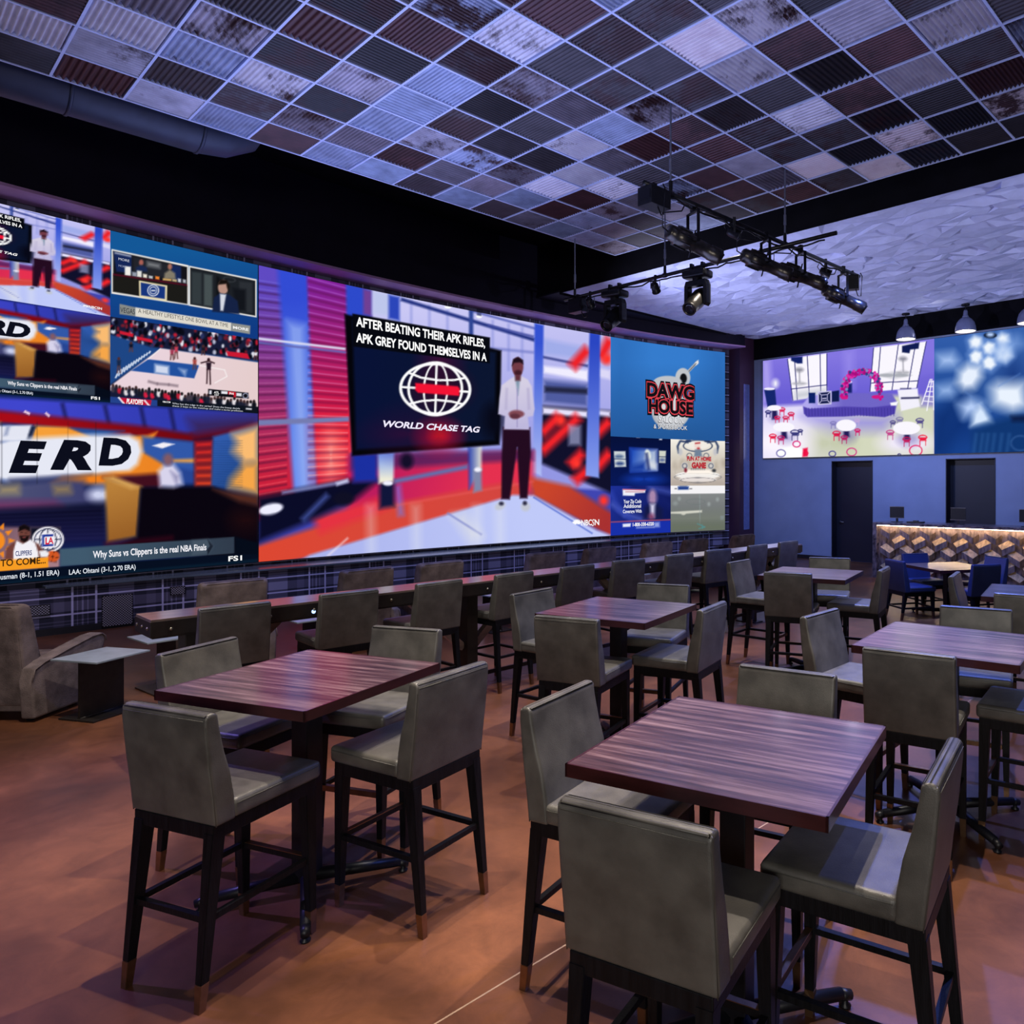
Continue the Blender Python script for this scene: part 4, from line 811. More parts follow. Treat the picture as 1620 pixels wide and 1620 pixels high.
# far wall
def c8(X, Y): return (1150+X/3.447, 440+Y/3.447)
def draw_hall(c):
    P = lambda l, col, b=.6, a=1: c.poly([c8(*p) for p in l], col, b, a)
    E = lambda x, y, rx, ry, col, b=.6, a=1, rot=0, ring=0: c.ell(*c8(x, y), rx/3.447, ry/3.447, col, b, a, rot, ring/3.447)
    LN = lambda l, w, col, b=.5, a=1: c.line([c8(*p) for p in l], w/3.447, col, b, a)
    c.fill(('8d80e4', '7468d8', c8(650, 430), c8(650, 650)))
    P([(190, 700), (415, 690), (900, 640), (1135, 640), (1135, 990), (190, 1000)], ('e6e0fa', 'd8dcc4', c8(400, 720), c8(700, 900)), 4)
    P([(415, 750), (920, 750), (860, 830), (560, 830)], '9a90ea', 14, .8); E(560, 900, 120, 60, 'c8cdb0', 20, .8); E(300, 900, 150, 90, 'fcf6ff', 20); E(980, 900, 140, 60, 'f2ecfa', 18)
    P([(190, 440), (235, 450), (250, 620), (190, 720)], 'b0a4f0', 6); E(265, 575, 14, 20, 'ffffff', 5)
    P([(203, 610), (262, 603), (270, 690), (222, 705)], '1c2f78', 1); E(232, 604, 30, 7, 'f4f0ff', 1)
    def win(pts, bars):
        P(pts, 'fbf8ff', 1)
        for b in bars: LN(b, 5, '3a3a80')
    win([(330, 440), (545, 410), (545, 640), (360, 668)], [[(330, 440), (360, 668)], [(368, 436), (384, 664)], [(438, 424), (450, 655)], [(508, 414), (512, 645)], [(545, 410), (545, 640)], [(348, 605), (545, 582)]])
    win([(800, 378), (1088, 345), (1035, 600), (780, 620)], [[(800, 378), (780, 620)], [(838, 374), (818, 618)], [(935, 362), (900, 612)], [(1030, 352), (985, 605)], [(1088, 345), (1035, 600)], [(788, 572), (1045, 560)]])
    for x, y in ((395, 500), (960, 440)): E(x, y, 22, 12, '8c8c9a', 3, .8); LN([(x, y), (x+2, y+70)], 5, '8c8c9a', 1.5, .8); E(x, y+75, 40, 8, 'b0b0b8', 4, .8)
    P([(370, 620), (540, 600), (540, 640), (365, 662)], 'c4c8d0', 5, .7); E(910, 530, 90, 12, 'a4a8b0', 5, .8)
    P([(350, 432), (412, 428), (412, 465), (385, 466), (350, 450)], '182a72', 1); P([(955, 370), (1050, 350), (1045, 385), (1000, 390), (995, 410), (955, 405)], '16245c', 1)
    P([(640, 400), (690, 395), (690, 600), (640, 600)], 'a498f0', 8, .7)
    P([(640, 580), (682, 575), (682, 640), (640, 645)], '1c2a74', 1.5); E(662, 566, 20, 6, 'f8f4ff', 1.2)
    P([(412, 690), (450, 640), (640, 625), (900, 630), (930, 680), (915, 735), (860, 755), (720, 745), (640, 752), (440, 755), (418, 735)], ('b8b0f0', '7a70cc', c8(450, 650), c8(640, 660)), 1.5)
    P([(416, 700), (450, 712), (640, 700), (790, 705), (920, 690), (915, 740), (860, 758), (720, 748), (640, 755), (440, 758), (420, 740)], '5a4cb4', 1)
    for k in range(30): LN([(430+k*16.5, 708), (432+k*16.5, 752)], 4, '453a98', .8, .8)
    P([(445, 625), (482, 625), (482, 682), (447, 682)], '122a70', .8); P([(572, 618), (612, 612), (612, 672), (572, 675)], '142458', .8)
    P([(495, 620), (570, 614), (570, 688), (496, 692)], 'd8d4f4', .6); P([(501, 626), (564, 620), (564, 682), (502, 686)], '1a2454', .6); P([(513, 636), (550, 633), (550, 668), (514, 671)], 'd8d4f4', .6); P([(517, 640), (546, 637), (546, 664), (518, 667)], '1a2454', .6)
    for s in (((501, 626), (513, 636)), ((564, 620), (550, 633)), ((502, 686), (514, 671)), ((564, 682), (550, 668))): LN(s, 4, 'd8d4f4')
    LN([(520, 657), (544, 655)], 5, 'd8d4f4', .6)
    rnd = random.Random(4)
    for k in range(230):
        t = rnd.random(); a = PI*(1.02-1.04*t); x = 735+97*math.cos(a)*(1+.05*math.sin(a)); y = 645-135*max(0, math.sin(a))**.75
        E(x+rnd.uniform(-15, 15), y+rnd.uniform(-15, 15), 8, 8, rnd.choice(['d0148c', 'c81e9c', 'e03ab0', '3a4a90', '8c90c8', 'b01488']), .6)
    E(640, 652, 20, 9, 'd8208c', 1); E(815, 648, 26, 10, 'd8208c', 1)
    P([(930, 610), (1040, 602), (1045, 660), (1055, 700), (950, 725), (945, 690)], 'f4f2fc', 1.2); LN([(950, 655), (1050, 652)], 9, '2a2a5c', 1.2); LN([(945, 603), (1005, 602)], 6, '4a4a7c', 1)
    P([(890, 680), (935, 672), (925, 695), (895, 695)], 'fbfaff', 1)
    P([(1050, 540), (1135, 520), (1135, 700), (1060, 700)], '7a6ed8', 4, .6)
    for a in (((1062, 690), (1110, 550)), ((1090, 725), (1118, 550)), ((1125, 560), (1128, 720))): LN(a, 6, 'f8f6ff')
    for k in range(5): LN([(1072+k*7, 670-k*26), (1128, 675-k*28)], 5, 'f8f6ff')
    def tab(x, y, rx, ry, chairs):
        E(x+10, y+60, rx*.8, ry, '5448a8', 8, .35); P([(x-14, y), (x+14, y), (x+18, y+62), (x-12, y+62)], '2a2460', 2)
        for cx_, cy_, col, w in chairs:
            E(cx_, cy_, w, w*.5, col, .7, 1, 0, 6); P([(cx_-w*.8, cy_), (cx_+w*.8, cy_), (cx_+w*.9, cy_+w*.9), (cx_-w*.7, cy_+w*.9)], col, 1, .85)
            for d in (-.7, .7): LN([(cx_+d*w, cy_+w*.8), (cx_+d*w, cy_+w*2.1)], 4, col)
        E(x, y, rx, ry, 'fbf8ff', .7)
    tab(258, 708, 38, 15, [(300, 715, 'e02860', 16), (225, 730, '34347c', 14), (275, 760, 'e02860', 14), (350, 740, 'd8285c', 16), (320, 760, 'd8285c', 14)])
    tab(650, 803, 54, 32, [(580, 790, '8a84c0', 15), (710, 775, 'c8b0e0', 13), (598, 845, 'e0124c', 20), (712, 830, 'd8186c', 14), (640, 868, 'c0206c', 17)])
    tab(980, 818, 74, 36, [(905, 785, '5a5490', 14), (942, 768, '8a84b0', 18), (1052, 775, '544c90', 20), (890, 840, 'c84a90', 20), (980, 878, 'c81e60', 20), (1068, 868, 'f0143c', 22)])
    tab(310, 812, 58, 26, [(250, 860, 'e8204c', 18), (295, 870, 'c82870', 18), (370, 840, '38387c', 22), (400, 832, '38387c', 12)])
    E(350, 955, 76, 34, 'ffffff', 2); 
    for x, y, rx, col in ((380, 905, 20, 'e0287c'), (430, 955, 12, 'f01850'), (575, 958, 18, '54509c'), (680, 948, 26, 'd83c90'), (1030, 940, 34, 'e81a6a'), (295, 955, 24, '8078b8'), (940, 965, 8, '443c80')): E(x, y, rx, rx*.8, col, .6, 1, 0, 6)
    P([(415, 930), (440, 925), (440, 972), (412, 975)], 'f01850', 1.5)
def draw_bokeh(c):
    E = lambda x, y, rx, ry, col, b=.6, a=1, rot=0, ring=0: c.ell(*c8(x, y), rx/3.447, ry/3.447, col, b, a, rot, ring/3.447)
    P = lambda l, col, b=.6, a=1: c.poly([c8(*p) for p in l], col, b, a)
    LN = lambda l, w, col, b=.5, a=1: c.line([c8(*p) for p in l], w/3.447, col, b, a)
    c.fill(('3a66b0', '1d4a94', c8(1300, 330), c8(1300, 950)))
    P([(1350, 280), (1760, 250), (1760, 700), (1350, 650)], '4a74b8', 26, .7); E(1560, 560, 80, 130, '1c3f84', 26, .8); P([(1240, 620), (1360, 560), (1330, 850), (1180, 900)], '0f3478', 22, .8); P([(1130, 740), (1250, 680), (1180, 960), (1130, 960)], '14397c', 18)
    def hexa(x, y, r, col='f4f8ff', b=3, rot=.3): P([(x+r*math.cos(k*PI/3+rot), y+r*math.sin(k*PI/3+rot)) for k in range(6)], col, b)
    for x, y, r, b in ((1358, 352, 36, 4), (1506, 336, 34, 5), (1432, 384, 36, 3), (1360, 430, 35, 3), (1432, 462, 36, 3), (1510, 412, 44, 6)): hexa(x, y, r*1.25, '8fb0e8', 8, .3); hexa(x, y, r, 'f2f8ff', b)
    P([(1150, 420), (1230, 410), (1260, 450), (1240, 480), (1160, 485)], 'b8d0f8', 12); P([(1150, 590), (1225, 575), (1245, 620), (1225, 645), (1155, 645)], 'aac6f2', 12)
    P([(1265, 510), (1310, 470), (1385, 480), (1390, 540), (1350, 600), (1290, 610), (1255, 570)], 'eaf2ff', 9); P([(1440, 600), (1480, 570), (1620, 570), (1640, 700), (1560, 730), (1450, 690)], 'ecf4ff', 13); P([(1262, 690), (1330, 650), (1390, 680), (1370, 740), (1290, 760)], 'bcd2f8', 11)
    P([(1380, 690), (1410, 720), (1450, 790), (1330, 810), (1345, 740)], 'dcebff', 6); P([(1470, 400), (1580, 330), (1600, 360), (1500, 440)], '9cbcf0', 14, .8)
    LN([(1300, 620), (1440, 730)], 5, '6a90d0', 2, .6); LN([(1480, 590), (1600, 520)], 5, '6a90d0', 2, .6)
    P([(1340, 830), (1430, 790), (1560, 750), (1760, 760), (1760, 970), (1340, 970)], '16407c', 8); P([(1550, 755), (1760, 745), (1760, 780), (1560, 780)], '122048', 5)
    for x in (1360, 1395, 1425, 1460, 1500, 1540): LN([(x, 850), (x-15, 960)], 9, '4a7cb8', 4, .5)
    E(1600, 900, 50, 40, '5a80b8', 2, .6, 0, 5); E(1436, 312, 36, 16, '0c1830', 1.5); E(1436, 308, 20, 12, 'c0d8ff', 3)
qa, qb = FW.q_of(1207), FW.q_of(1478); qc = qb+(qb-qa)
fz1 = FW.z_of(1207, 571); fz0 = FW.z_of(1207, 725)
v2 = thing('video_wall', 'wide LED video wall over the doors on the far wall', 'video wall')
bm = BM(); box(bm, qa-.01, qc+.01, FAR-.055, FAR-.001, fz0-.01, fz1+.01); obj('cabinet', bm, M['monitor'], v2)
p_hl = panel('event_hall_picture', FW, qa, qb, fz0, fz1, 300, 170, draw_hall, v2, 'violet picture of an event hall with balloon arch and round tables')
p_bo = panel('blurred_light_picture', FW, qb, qc, fz0, fz1, 200, 120, draw_bokeh, v2, 'blue picture of blurred white lamps')

# ------------------------------------------------------------------ seating
def make_seat(name, label, cat, loc, rz, group, lea, low=False):
    """upholstered stool or chair; front faces local +Y, rear of the back at y=-.27"""
    t = thing(name, label, cat, loc, rz, group)
    dz = -.29 if low else 0.0
    zb, zt = .692+dz, 1.14+dz*.94
    hw = .238
    # back panel, side profile (y, z)
    prof = [(-.262, zb), (-.275, zb+.12), (-.292, zb+.25), (-.306, zt-.05), (-.305, zt-.015), (-.292, zt), (-.262, zt), (-.250, zt-.012), (-.244, zt-.06), (-.222, zt-.16), (-.196, zb+.2), (-.178, zb+.1), (-.17, zb)]
    bm = BM(); prism(bm, prof, -hw, hw, 'x', .016, 4)
    b = obj('backrest', bm, lea, t, True)
    bm = BM()
    for sx in (-1, 1):
        tube(bm, [(sx*(hw-.0046), y+.0046, z) for y, z in prof[0:4]]+[(sx*(hw-.006), -.2995, zt-.03)], .0022, 5)
    tube(bm, [(-hw+.014, -.3055, zt-.026), (0, -.306, zt-.026), (hw-.014, -.3055, zt-.026)], .0016, 5)
    obj('piping', bm, M['piping'], b, True)
    # seat cushion, crowned
    bm = BM(); box(bm, -.24, .24, -.185, .265, zb+.003, zb+.082, .026, 4)
    for v in bm.verts:
        if v.co.z > zb+.06: v.co.z += .016*(1-(v.co.x/.24)**2)*(1-((v.co.y-.04)/.23)**2)
    c = obj('seat', bm, lea, t, True)
    bm = BM(); zz = zb+.062
    tube(bm, [(-.24, -.17, zz), (-.2405, .24, zz), (-.222, .264, zz), (.222, .264, zz), (.2405, .24, zz), (.24, -.17, zz)], .002, 5)
    obj('piping', bm, M['piping'], c, True)
    bm = BM(); box(bm, -.222, .222, -.262, .25, zb-.055, zb+.004, .004); obj('seat_frame', bm, M['blackwood'], t)
    H0 = zb-.03
    feet = {}
    for sx in (-1, 1):
        for nm, ty, by in (('rear', -.235, -.305), ('front', .222, .238)):
            top = (sx*.197, ty, H0); bot = (sx*.205, by, .0); k = .105
            mid = tuple(bot[i]+(top[i]-bot[i])*(k/H0) for i in range(3)); feet[sx, nm] = (bot, top)
            bm = BM(); taper(bm, mid, top, .0165, .0255, .018, .029, .002); lg = obj('leg', bm, M['blackwood'], t)
            bm = BM(); taper(bm, bot, mid, .0142, .0172, .0152, .0188, .0015); obj('ferrule', bm, M['bronze'], lg)
    def at(sx, nm, z): b_, t_ = feet[sx, nm]; k = z/H0; return Vector(b_).lerp(Vector(t_), k)
    zs = .335 if not low else .17
    for p, q, nm in ((at(-1, 'rear', zs), at(1, 'rear', zs), 'stretcher'), (at(-1, 'rear', zs), at(-1, 'front', zs), 'stretcher'), (at(1, 'rear', zs), at(1, 'front', zs), 'stretcher'), (at(-1, 'front', zs), at(1, 'front', zs), 'footrest')):
        bm = BM(); bar(bm, p, q, .024, .024); o = obj(nm, bm, M['blackwood'], t)
        if nm == 'footrest' and not low:
            bm = BM(); box(bm, -.178, .178, p.y+.0122, p.y+.0145, zs-.014, zs+.0155); box(bm, -.178, .178, p.y-.012, p.y+.0145, zs+.0125, zs+.0155)
            obj('footrest_plate', bm, M['bronze'], o)
    return t
proto = {}
def seat_at(kind, x, y, rz, label, group):
    if kind not in proto:
        proto[kind] = make_seat(*(('bar_stool', label, 'bar stool', (x, y, 0), rz, group, M['leather']) if kind == 'stool' else ('dining_chair', label, 'chair', (x, y, 0), rz, group, M['navy'], True))); return proto[kind]
    return dup(proto[kind], (x, y, 0), rz, label, group)
def make_table(label, loc, rz, size, h, group):
    t = thing('square_table', label, 'table', loc, rz, group); s = size/2
    bm = BM(); box(bm, -s+.006, s-.006, -s+.006, s-.006, h-.038, h, .003); obj('tabletop', bm, M['table'], t)
    bm = BM(); e = .0085
    for a in (0, 1, 2, 3):
        r = Matrix.Rotation(a*PI/2, 4, 'Z'); vs = box(bm, -s, s, s-e, s, h-.045, h+.0006)
        bmesh.ops.transform(bm, matrix=r, verts=vs)
    o = obj('edge_band', bm, M['edge'], t); 
    bm = BM(); box(bm, -.2, .2, -.2, .2, h-.055, h-.0385); obj('top_plate', bm, M['blacksteel'], t)
    bm = BM(); box(bm, -.05, .05, -.05, .05, .06, h-.055, .004); obj('column', bm, M['blacksteel'], t)
    L = .47*size/.907
    for k in range(4):
        a = PI/4+k*PI/2; c, n = math.cos(a), math.sin(a); P = lambda r, z: (r*c, r*n, z)
        bm = BM(); rod(bm, P(.03, .075), P(L-.03, .052), .032, .024, 10); rod(bm, P(L-.04, .052), P(L+.01, .04), .024, .02, 10)
        f = obj('foot', bm, M['blacksteel'], t, True)
        bm = BM(); lathe(bm, [(.022, 0), (.024, .008), (.012, .016), (.012, .04)], Matrix.Translation(P(L-.015, 0)), 14); obj('levelling_glide', bm, M['blacksteel'], f, True)
    return t
sc_ = .963/1.201
def croom(X, Y): return cam2room(X, Y)
TBL = {1: (-2.169*sc_, 4.633*sc_, -.363), 2: (.371*sc_, 3.432*sc_, -.474), 3: (-.36*sc_, 7.102*sc_, -.453), 4: (2.222*sc_, 5.667*sc_, -.586), 5: (2.059*sc_, 9.897*sc_, -.465), 6: (4.46, 11.42, .27), 7: (3.36, 6.48, -.52)}
TD = {1: 'square high table nearest the brown lounge chair and steel side table', 2: 'square high table nearest the viewer, streaked top seen whole', 3: 'square high table between the nearest table and the long beam counter', 4: 'square high table with pale glare on half its top',
      5: 'farthest high table, small and pale topped, by the far end of the beam counter', 6: 'low square dining table with navy chairs before the wooden block counter', 7: 'high table cut off by the picture edge, behind the half-glaring table'}
SHORT = {1: 'the high table nearest the lounge chair', 2: 'the nearest high table', 3: 'the high table nearest the beam counter', 4: 'the half-glaring high table', 5: 'the farthest high table', 6: 'the low table', 7: 'the high table cut off at right'}
LOC = {'1A': (.09, -.79), '1B': (-.87, .08), '1C': (-.12, .90), '1D': (.80, .09), '2A': (.02, -.83), '2B': (-.83, .04), '2C': (-.08, .88), '2D': (.73, -.02), '3A': (.06, -.83), '3B': (-.87, .08), '3C': (-.06, .93), '3D': (.76, .05),
       '4A': (-.04, -.77), '4B': (-.88, .12), '4C': (-.02, .93), '4D': (.75, 0), '5A': (-.06, -.68), '5B': (-.9, .18), '5C': (-.05, 1.0), '5D': (.73, .16), '7A': (-.09, -.70), '7B': (-.8, .46),
       '6A': (0, -.86), '6B': (-.93, .0), '6C': (.0, .86), '6D': (.9, .0)}
JIT = {'1B': 3, '1C': 4, '1D': -7, '2D': -3, '3A': 4, '3B': -7, '3C': 8, '4A': 4, '4B': -7, '4C': 8, '5A': 7, '5B': -9, '5C': 10}
SIDE = {'A': ('seen from behind at', 0), 'B': ('facing right at', -90), 'C': ('facing the viewer across', 180), 'D': ('facing left at', 90)}
for k, (X, Y, a) in TBL.items():
    x, y = croom(X, Y); r = a+TH
    make_table(TD[k], (x, y, 0), r, .907 if k != 6 else 1.0, 1.067 if k != 6 else .75, 'square tables')
    for sd in 'ABCD':
        key = '%d%s' % (k, sd)
        if key not in LOC: continue
        lx, ly = LOC[key]; phr, rot = SIDE[sd]; rr = r+math.radians(rot+JIT.get(key, 0))
        mx, my = x+lx*math.cos(r)-ly*math.sin(r), y+lx*math.sin(r)+ly*math.cos(r)
        # the measured point is the rear top edge of the back; the seat's own centre lies ahead of it
        ox, oy = mx-math.sin(rr)*.29, my+math.cos(rr)*.29
        lab = ('navy leather dining chair ' if k == 6 else 'grey leather bar stool ')+phr+' '+SHORT[k]
        seat_at('chair' if k == 6 else 'stool', ox, oy, rr, lab, 'navy chairs round the low table' if k == 6 else 'bar stools round the high tables')
ORD = ['first', 'second', 'third', 'fourth', 'fifth', 'sixth', 'seventh', 'eighth', 'ninth', 'tenth']
for k, (yy, jj) in enumerate(zip((1.99, 2.85, 3.66, 4.5, 5.36, 6.2, 7.12, 7.95, 8.86, 9.72), (-3, -3, 3, 4, 2, -5, -4, -6, 2, -2))):
    seat_at('stool', -5.92-.012*k*1.6-.27, yy, PI/2+math.radians(jj), 'grey leather bar stool at the long beam counter, %s from its near end' % ORD[k], 'bar stools along the beam counter')
# ------------------------------------------------------------------ long beam counter
t = thing('beam_counter', 'long dark beam counter with bolted iron sides, between bar stools and lounge chairs', 'counter', (-6.3, 5.8, 0))
y0, y1, xa, xb = 1.5-5.8, 10.15-5.8, -.19, .19
bm = BM(); box(bm, xa, xb, y0, y1, 1.045, 1.067, .003); obj('counter_top', bm, M['beamwood'], t)
bm = BM(); box(bm, xa-.006, xb+.006, y0-.006, y1+.006, .945, 1.052, .003); box(bm, xa+.01, xb-.01, y0+.01, y1-.01, .93, .945); obj('beam_side', bm, M['beamside'], t)
for k in range(26):
    yy = y0+.12+k*.335
    bm = BM(); lathe(bm, [(.013, 0), (.011, .006), (.004, .010), (0, .0105)], Matrix.Translation((xb+.006, yy, 1.0 if k % 2 else .99)) @ Matrix.Rotation(PI/2, 4, 'Y'), 10); obj('bolt', bm, M['bolt'], t, True)
for k in range(3):
    bm = BM(); lathe(bm, [(.013, 0), (.011, .006), (.004, .010), (0, .0105)], Matrix.Translation((xa+.06+k*.13, y0-.006, 1.0)) @ Matrix.Rotation(PI/2, 4, 'X'), 10); obj('bolt', bm, M['bolt'], t, True)
for yy in (-4.0, -1.6, .8, 3.2, 4.15):
    bm = BM(); box(bm, -.09, .09, yy-.06, yy+.06, 0.012, .93, .004); box(bm, -.17, .17, yy-.1, yy+.1, 0, .014); obj('post', bm, M['beamside'], t)
    for s in (-1, 1):
        if y0 < yy+s*.75 < y1:
            bm = BM(); bar(bm, (0, yy+s*.06, .42), (0, yy+s*.62, .935), .07, .07); obj('brace', bm, M['beamwood'], t)
bm = BM(); box(bm, -.012, .012, y0+.02, y1-.02, .10, .14); obj('foot_rail', bm, M['beamside'], t)
bm = BM(); lathe(bm, [(.016, 0), (.016, .004), (0, .005)], Matrix.Translation((xb+.006, 2.62-5.8, .985)) @ Matrix.Rotation(PI/2, 4, 'Y'), 14)
o = obj('indicator_light', bm, emit('blue_indicator', (.3, .5, 1), 3), t); o['label'] = 'small glowing blue indicator'
# ------------------------------------------------------------------ lounge chairs and steel side tables
def make_lounge(label, loc, rz, group):
    t = thing('lounge_chair', label, 'lounge chair', loc, rz, group)      # faces local +Y
    su = M['suede']
    prof = [(-.36, .12), (-.40, .40), (-.44, .72), (-.465, .985), (-.40, 1.01), (-.315, .985), (-.225, .6), (-.16, .12)]
    bm = BM(); prism(bm, prof, -.325, .325, 'x', .042, 5); b = obj('backrest', bm, su, t, True)
    pad = [(-.31, .95), (-.262, .93), (-.215, .80), (-.18, .62), (-.13, .46), (-.2, .44), (-.255, .62)]
    bm = BM(); prism(bm, pad, -.27, .27, 'x', .02, 3); obj('back_cushion', bm, su, b, True)
    bm = BM()
    for s in (-1, 1): tube(bm, [(s*.313, y+.012, z) for y, z in prof[0:3]]+[(s*.305, -.45, .95), (s*.27, -.456, .982)], .006, 6)
    tube(bm, [(-.27, -.456, .982), (0, -.455, .985), (.27, -.456, .982)], .006, 6); obj('piping', bm, su, b, True)
    bm = BM(); box(bm, -.29, .29, -.2, .40, .27, .45, .045, 4); obj('seat', bm, su, t, True)
    bm = BM(); box(bm, -.28, .28, -.3, .39, .06, .28, .02); obj('base', bm, su, t, True)
    bm = BM(); box(bm, -.29, .29, .375, .43, .08, .40, .025, 3); obj('footrest', bm, su, t, True)
    for s in (-1, 1):
        ap = [(-.40, .03), (-.43, .36), (-.40, .46), (-.30, .50), (-.02, .56), (.24, .61), (.36, .615), (.405, .585), (.415, .54), (.37, .40), (.24, .10), (.15, .03)]
        bm = BM(); prism(bm, ap, s*.30, s*.42, 'x', .022, 3); a = obj('armrest', bm, su, t, True)
        bm = BM(); tube(bm, [(s*.424, y, z-.012) for y, z in ap[1:9]], .006, 6); obj('piping', bm, su, a, True)
    for sx in (-1, 1):
        for y in (-.33, .12):
            bm = BM(); taper(bm, (sx*.33, y, 0), (sx*.33, y, .08), .02, .024); obj('leg', bm, M['blackwood'], t)
    return t
r0x, r0y = cam2room(-5.25-.42, 6.27+.43)
lc0 = make_lounge('brown suede lounge chair nearest the viewer, half cut off, beside a steel side table', (r0x, r0y, 0), TH-math.radians(0), 'brown suede lounge chairs')
LY = [2.85, 4.3, 5.30, 7.1, 8.15, 9.55, 10.55, 12.05]
for k, yy in enumerate(LY):
    dup(lc0, (-8.62-.35, yy, 0), PI/2+math.radians((0, 3, 2, -4, 3, -3, 2, 1)[k]), 'brown suede lounge chair back behind the beam counter, %s counted from its near end' % ORD[k], 'brown suede lounge chairs')
def make_side(label, loc, rz, group):
    t = thing('side_table', label, 'side table', loc, rz, group); st = M['steel']
    bm = BM(); box(bm, -.25, .25, -.25, .25, .505, .52, .002); obj('tabletop', bm, st, t)
    bm = BM(); box(bm, -.011, .011, -.2, .2, .015, .505); obj('web', bm, M['beamside'], t)
    bm = BM(); box(bm, -.19, .19, -.23, .23, 0, .016, .002); obj('base_plate', bm, M['beamside'], t)
    bm = BM()
    for s in (-1, 1): tube(bm, [(s*.014, -.2, .017), (s*.014, .2, .017)], .008, 6)
    obj('weld_bead', bm, M['beamside'], t, True)
    return t
a_ = np.array(cam2room(-5.02+.0, 6.9)); 
sx_, sy_ = cam2room(-4.87, 6.55)
s0 = make_side('steel beam side table beside the nearest brown lounge chair', (sx_, sy_, 0), TH-math.radians(14), 'steel side tables')
for lab, x, y, r in (('steel side table under the near end of the beam counter', -8.52, 2.22, .1), ('steel side table between the first two lounge chairs behind the beam counter', -8.5, 3.62, 0), ('steel side table between the third and fourth lounge chairs behind the beam counter', -8.55, 6.1, .05), ('steel side table beyond the fifth lounge chair behind the beam counter', -8.6, 8.85, 0)):
    dup(s0, (x, y, 0), PI/2+r, lab, 'steel side tables')
# ------------------------------------------------------------------ wall grilles
gm = bpy.data.materials.new('perforated_metal'); gm.use_nodes = True; nt = gm.node_tree; b = nt.nodes['Principled BSDF']
tc = nt.nodes.new('ShaderNodeTexCoord'); ck = nt.nodes.new('ShaderNodeTexVoronoi'); ck.inputs['Scale'].default_value = 42; ck.inputs['Randomness'].default_value = 0
mpp = nt.nodes.new('ShaderNodeMapping'); mpp.inputs['Rotation'].default_value = (PI/4, 0, 0); nt.links.new(tc.outputs['Object'], mpp.inputs[0]); nt.links.new(mpp.outputs[0], ck.inputs['Vector'])
cr = nt.nodes.new('ShaderNodeValToRGB'); cr.color_ramp.elements[0].color = (.01, .01, .015, 1); cr.color_ramp.elements[1].color = (.42, .40, .5, 1); cr.color_ramp.elements[0].position = .42; cr.color_ramp.elements[1].position = .5
nt.links.new(ck.outputs['Distance'], cr.inputs[0]); nt.links.new(cr.outputs[0], b.inputs['Base Color']); b.inputs['Metallic'].default_value = .4; b.inputs['Roughness'].default_value = .5
for lab, a, c, z0, z1 in (('tall perforated metal grille at the foot of the tartan wall', 2.51, 2.87, .03, .46), ('small square perforated grille low on the tartan wall, behind the nearest lounge chair', 1.72, 1.95, .28, .42), ('small square perforated grille on the tartan wall, right of the tall grille', 3.33, 3.52, .38, .5)):
    t = thing('wall_grille', lab, 'grille', (LX, (a+c)/2, (z0+z1)/2)); w, h = (c-a)/2, (z1-z0)/2; e = .006
    bm = BM(); box(bm, .0155 if z0 < .1 else .0005, .026, -w+e, w-e, -h+e, h-e); obj('mesh_panel', bm, gm, t)
    bm = BM()
    for q in ((-w, w, -h, -h+e), (-w, w, h-e, h), (-w, -w+e, -h, h), (w-e, w, -h, h)): box(bm, .0155 if z0 < .1 else .0005, .03, *q)
    obj('frame', bm, M['blacksteel'], t)
# ------------------------------------------------------------------ block-fronted counter
bx0, bx1, by0, bz = -7.27, -1.2, 14.95, 1.18
t = thing('service_counter', 'long counter with a lit front of wooden blocks under a dark marble top', 'counter', (bx0, by0, 0)); Wd = bx1-bx0
bm = BM(); box(bm, 0, Wd, -.0, .75, bz-.06, bz, .004); obj('counter_top', bm, M['marble'], t)
bm = BM(); box(bm, 0, .09, 0, .7, 0, bz-.06); obj('end_panel', bm, M['marble'], t)
bm = BM(); box(bm, .09, Wd, .14, .7, .0, bz-.06); obj('body', bm, M['kick'], t)
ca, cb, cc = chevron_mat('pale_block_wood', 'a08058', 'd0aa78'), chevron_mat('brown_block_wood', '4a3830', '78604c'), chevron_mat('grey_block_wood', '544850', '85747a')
# stacked blocks: rows of slanting bricks standing proud of the panel, each with a pale top and two darker sides
V, Fc, mi = [], [], []
def quad(p, m): b = len(V); V.extend(p); Fc.append((b, b+1, b+2, b+3)); mi.append(m)
cw, rh = .428, .20
for row in range(0, 6):
    d = -1 if row % 2 == 0 else 1
    for col in range(-1, int(Wd/cw)+2):
        x = .30+col*cw+(0 if row % 2 == 0 else -.5*cw+.03); z = bz-.145-row*rh
        q = lambda p, y: (x+p[0]*d, y, z+p[1])
        p0, p1, p2, p3 = (-.155, -.022), (-.067, -.098), (.157, .022), (.052, .098); h = .122
        lo = lambda p: (p[0], p[1]-h)
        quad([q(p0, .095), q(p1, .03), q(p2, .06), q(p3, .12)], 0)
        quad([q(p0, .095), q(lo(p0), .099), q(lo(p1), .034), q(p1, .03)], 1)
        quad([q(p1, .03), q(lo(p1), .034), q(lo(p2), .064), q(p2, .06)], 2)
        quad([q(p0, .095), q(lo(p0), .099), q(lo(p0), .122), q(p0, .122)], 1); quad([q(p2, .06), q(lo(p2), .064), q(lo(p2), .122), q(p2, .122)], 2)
me = bpy.data.meshes.new('block_tile_pattern')
keep = [k for k, f in enumerate(Fc) if all(.09 <= V[i][0] <= Wd-.01 and .06 < V[i][2] < bz-.062 for i in f)]
me.from_pydata(V, [], [Fc[k] for k in keep]); [me.materials.append(x) for x in (ca, cb, cc)]
for p, k in zip(me.polygons, keep): p.material_index = mi[k]
o = bpy.data.objects.new('block_tile_pattern', me); COL.objects.link(o); o.parent = t
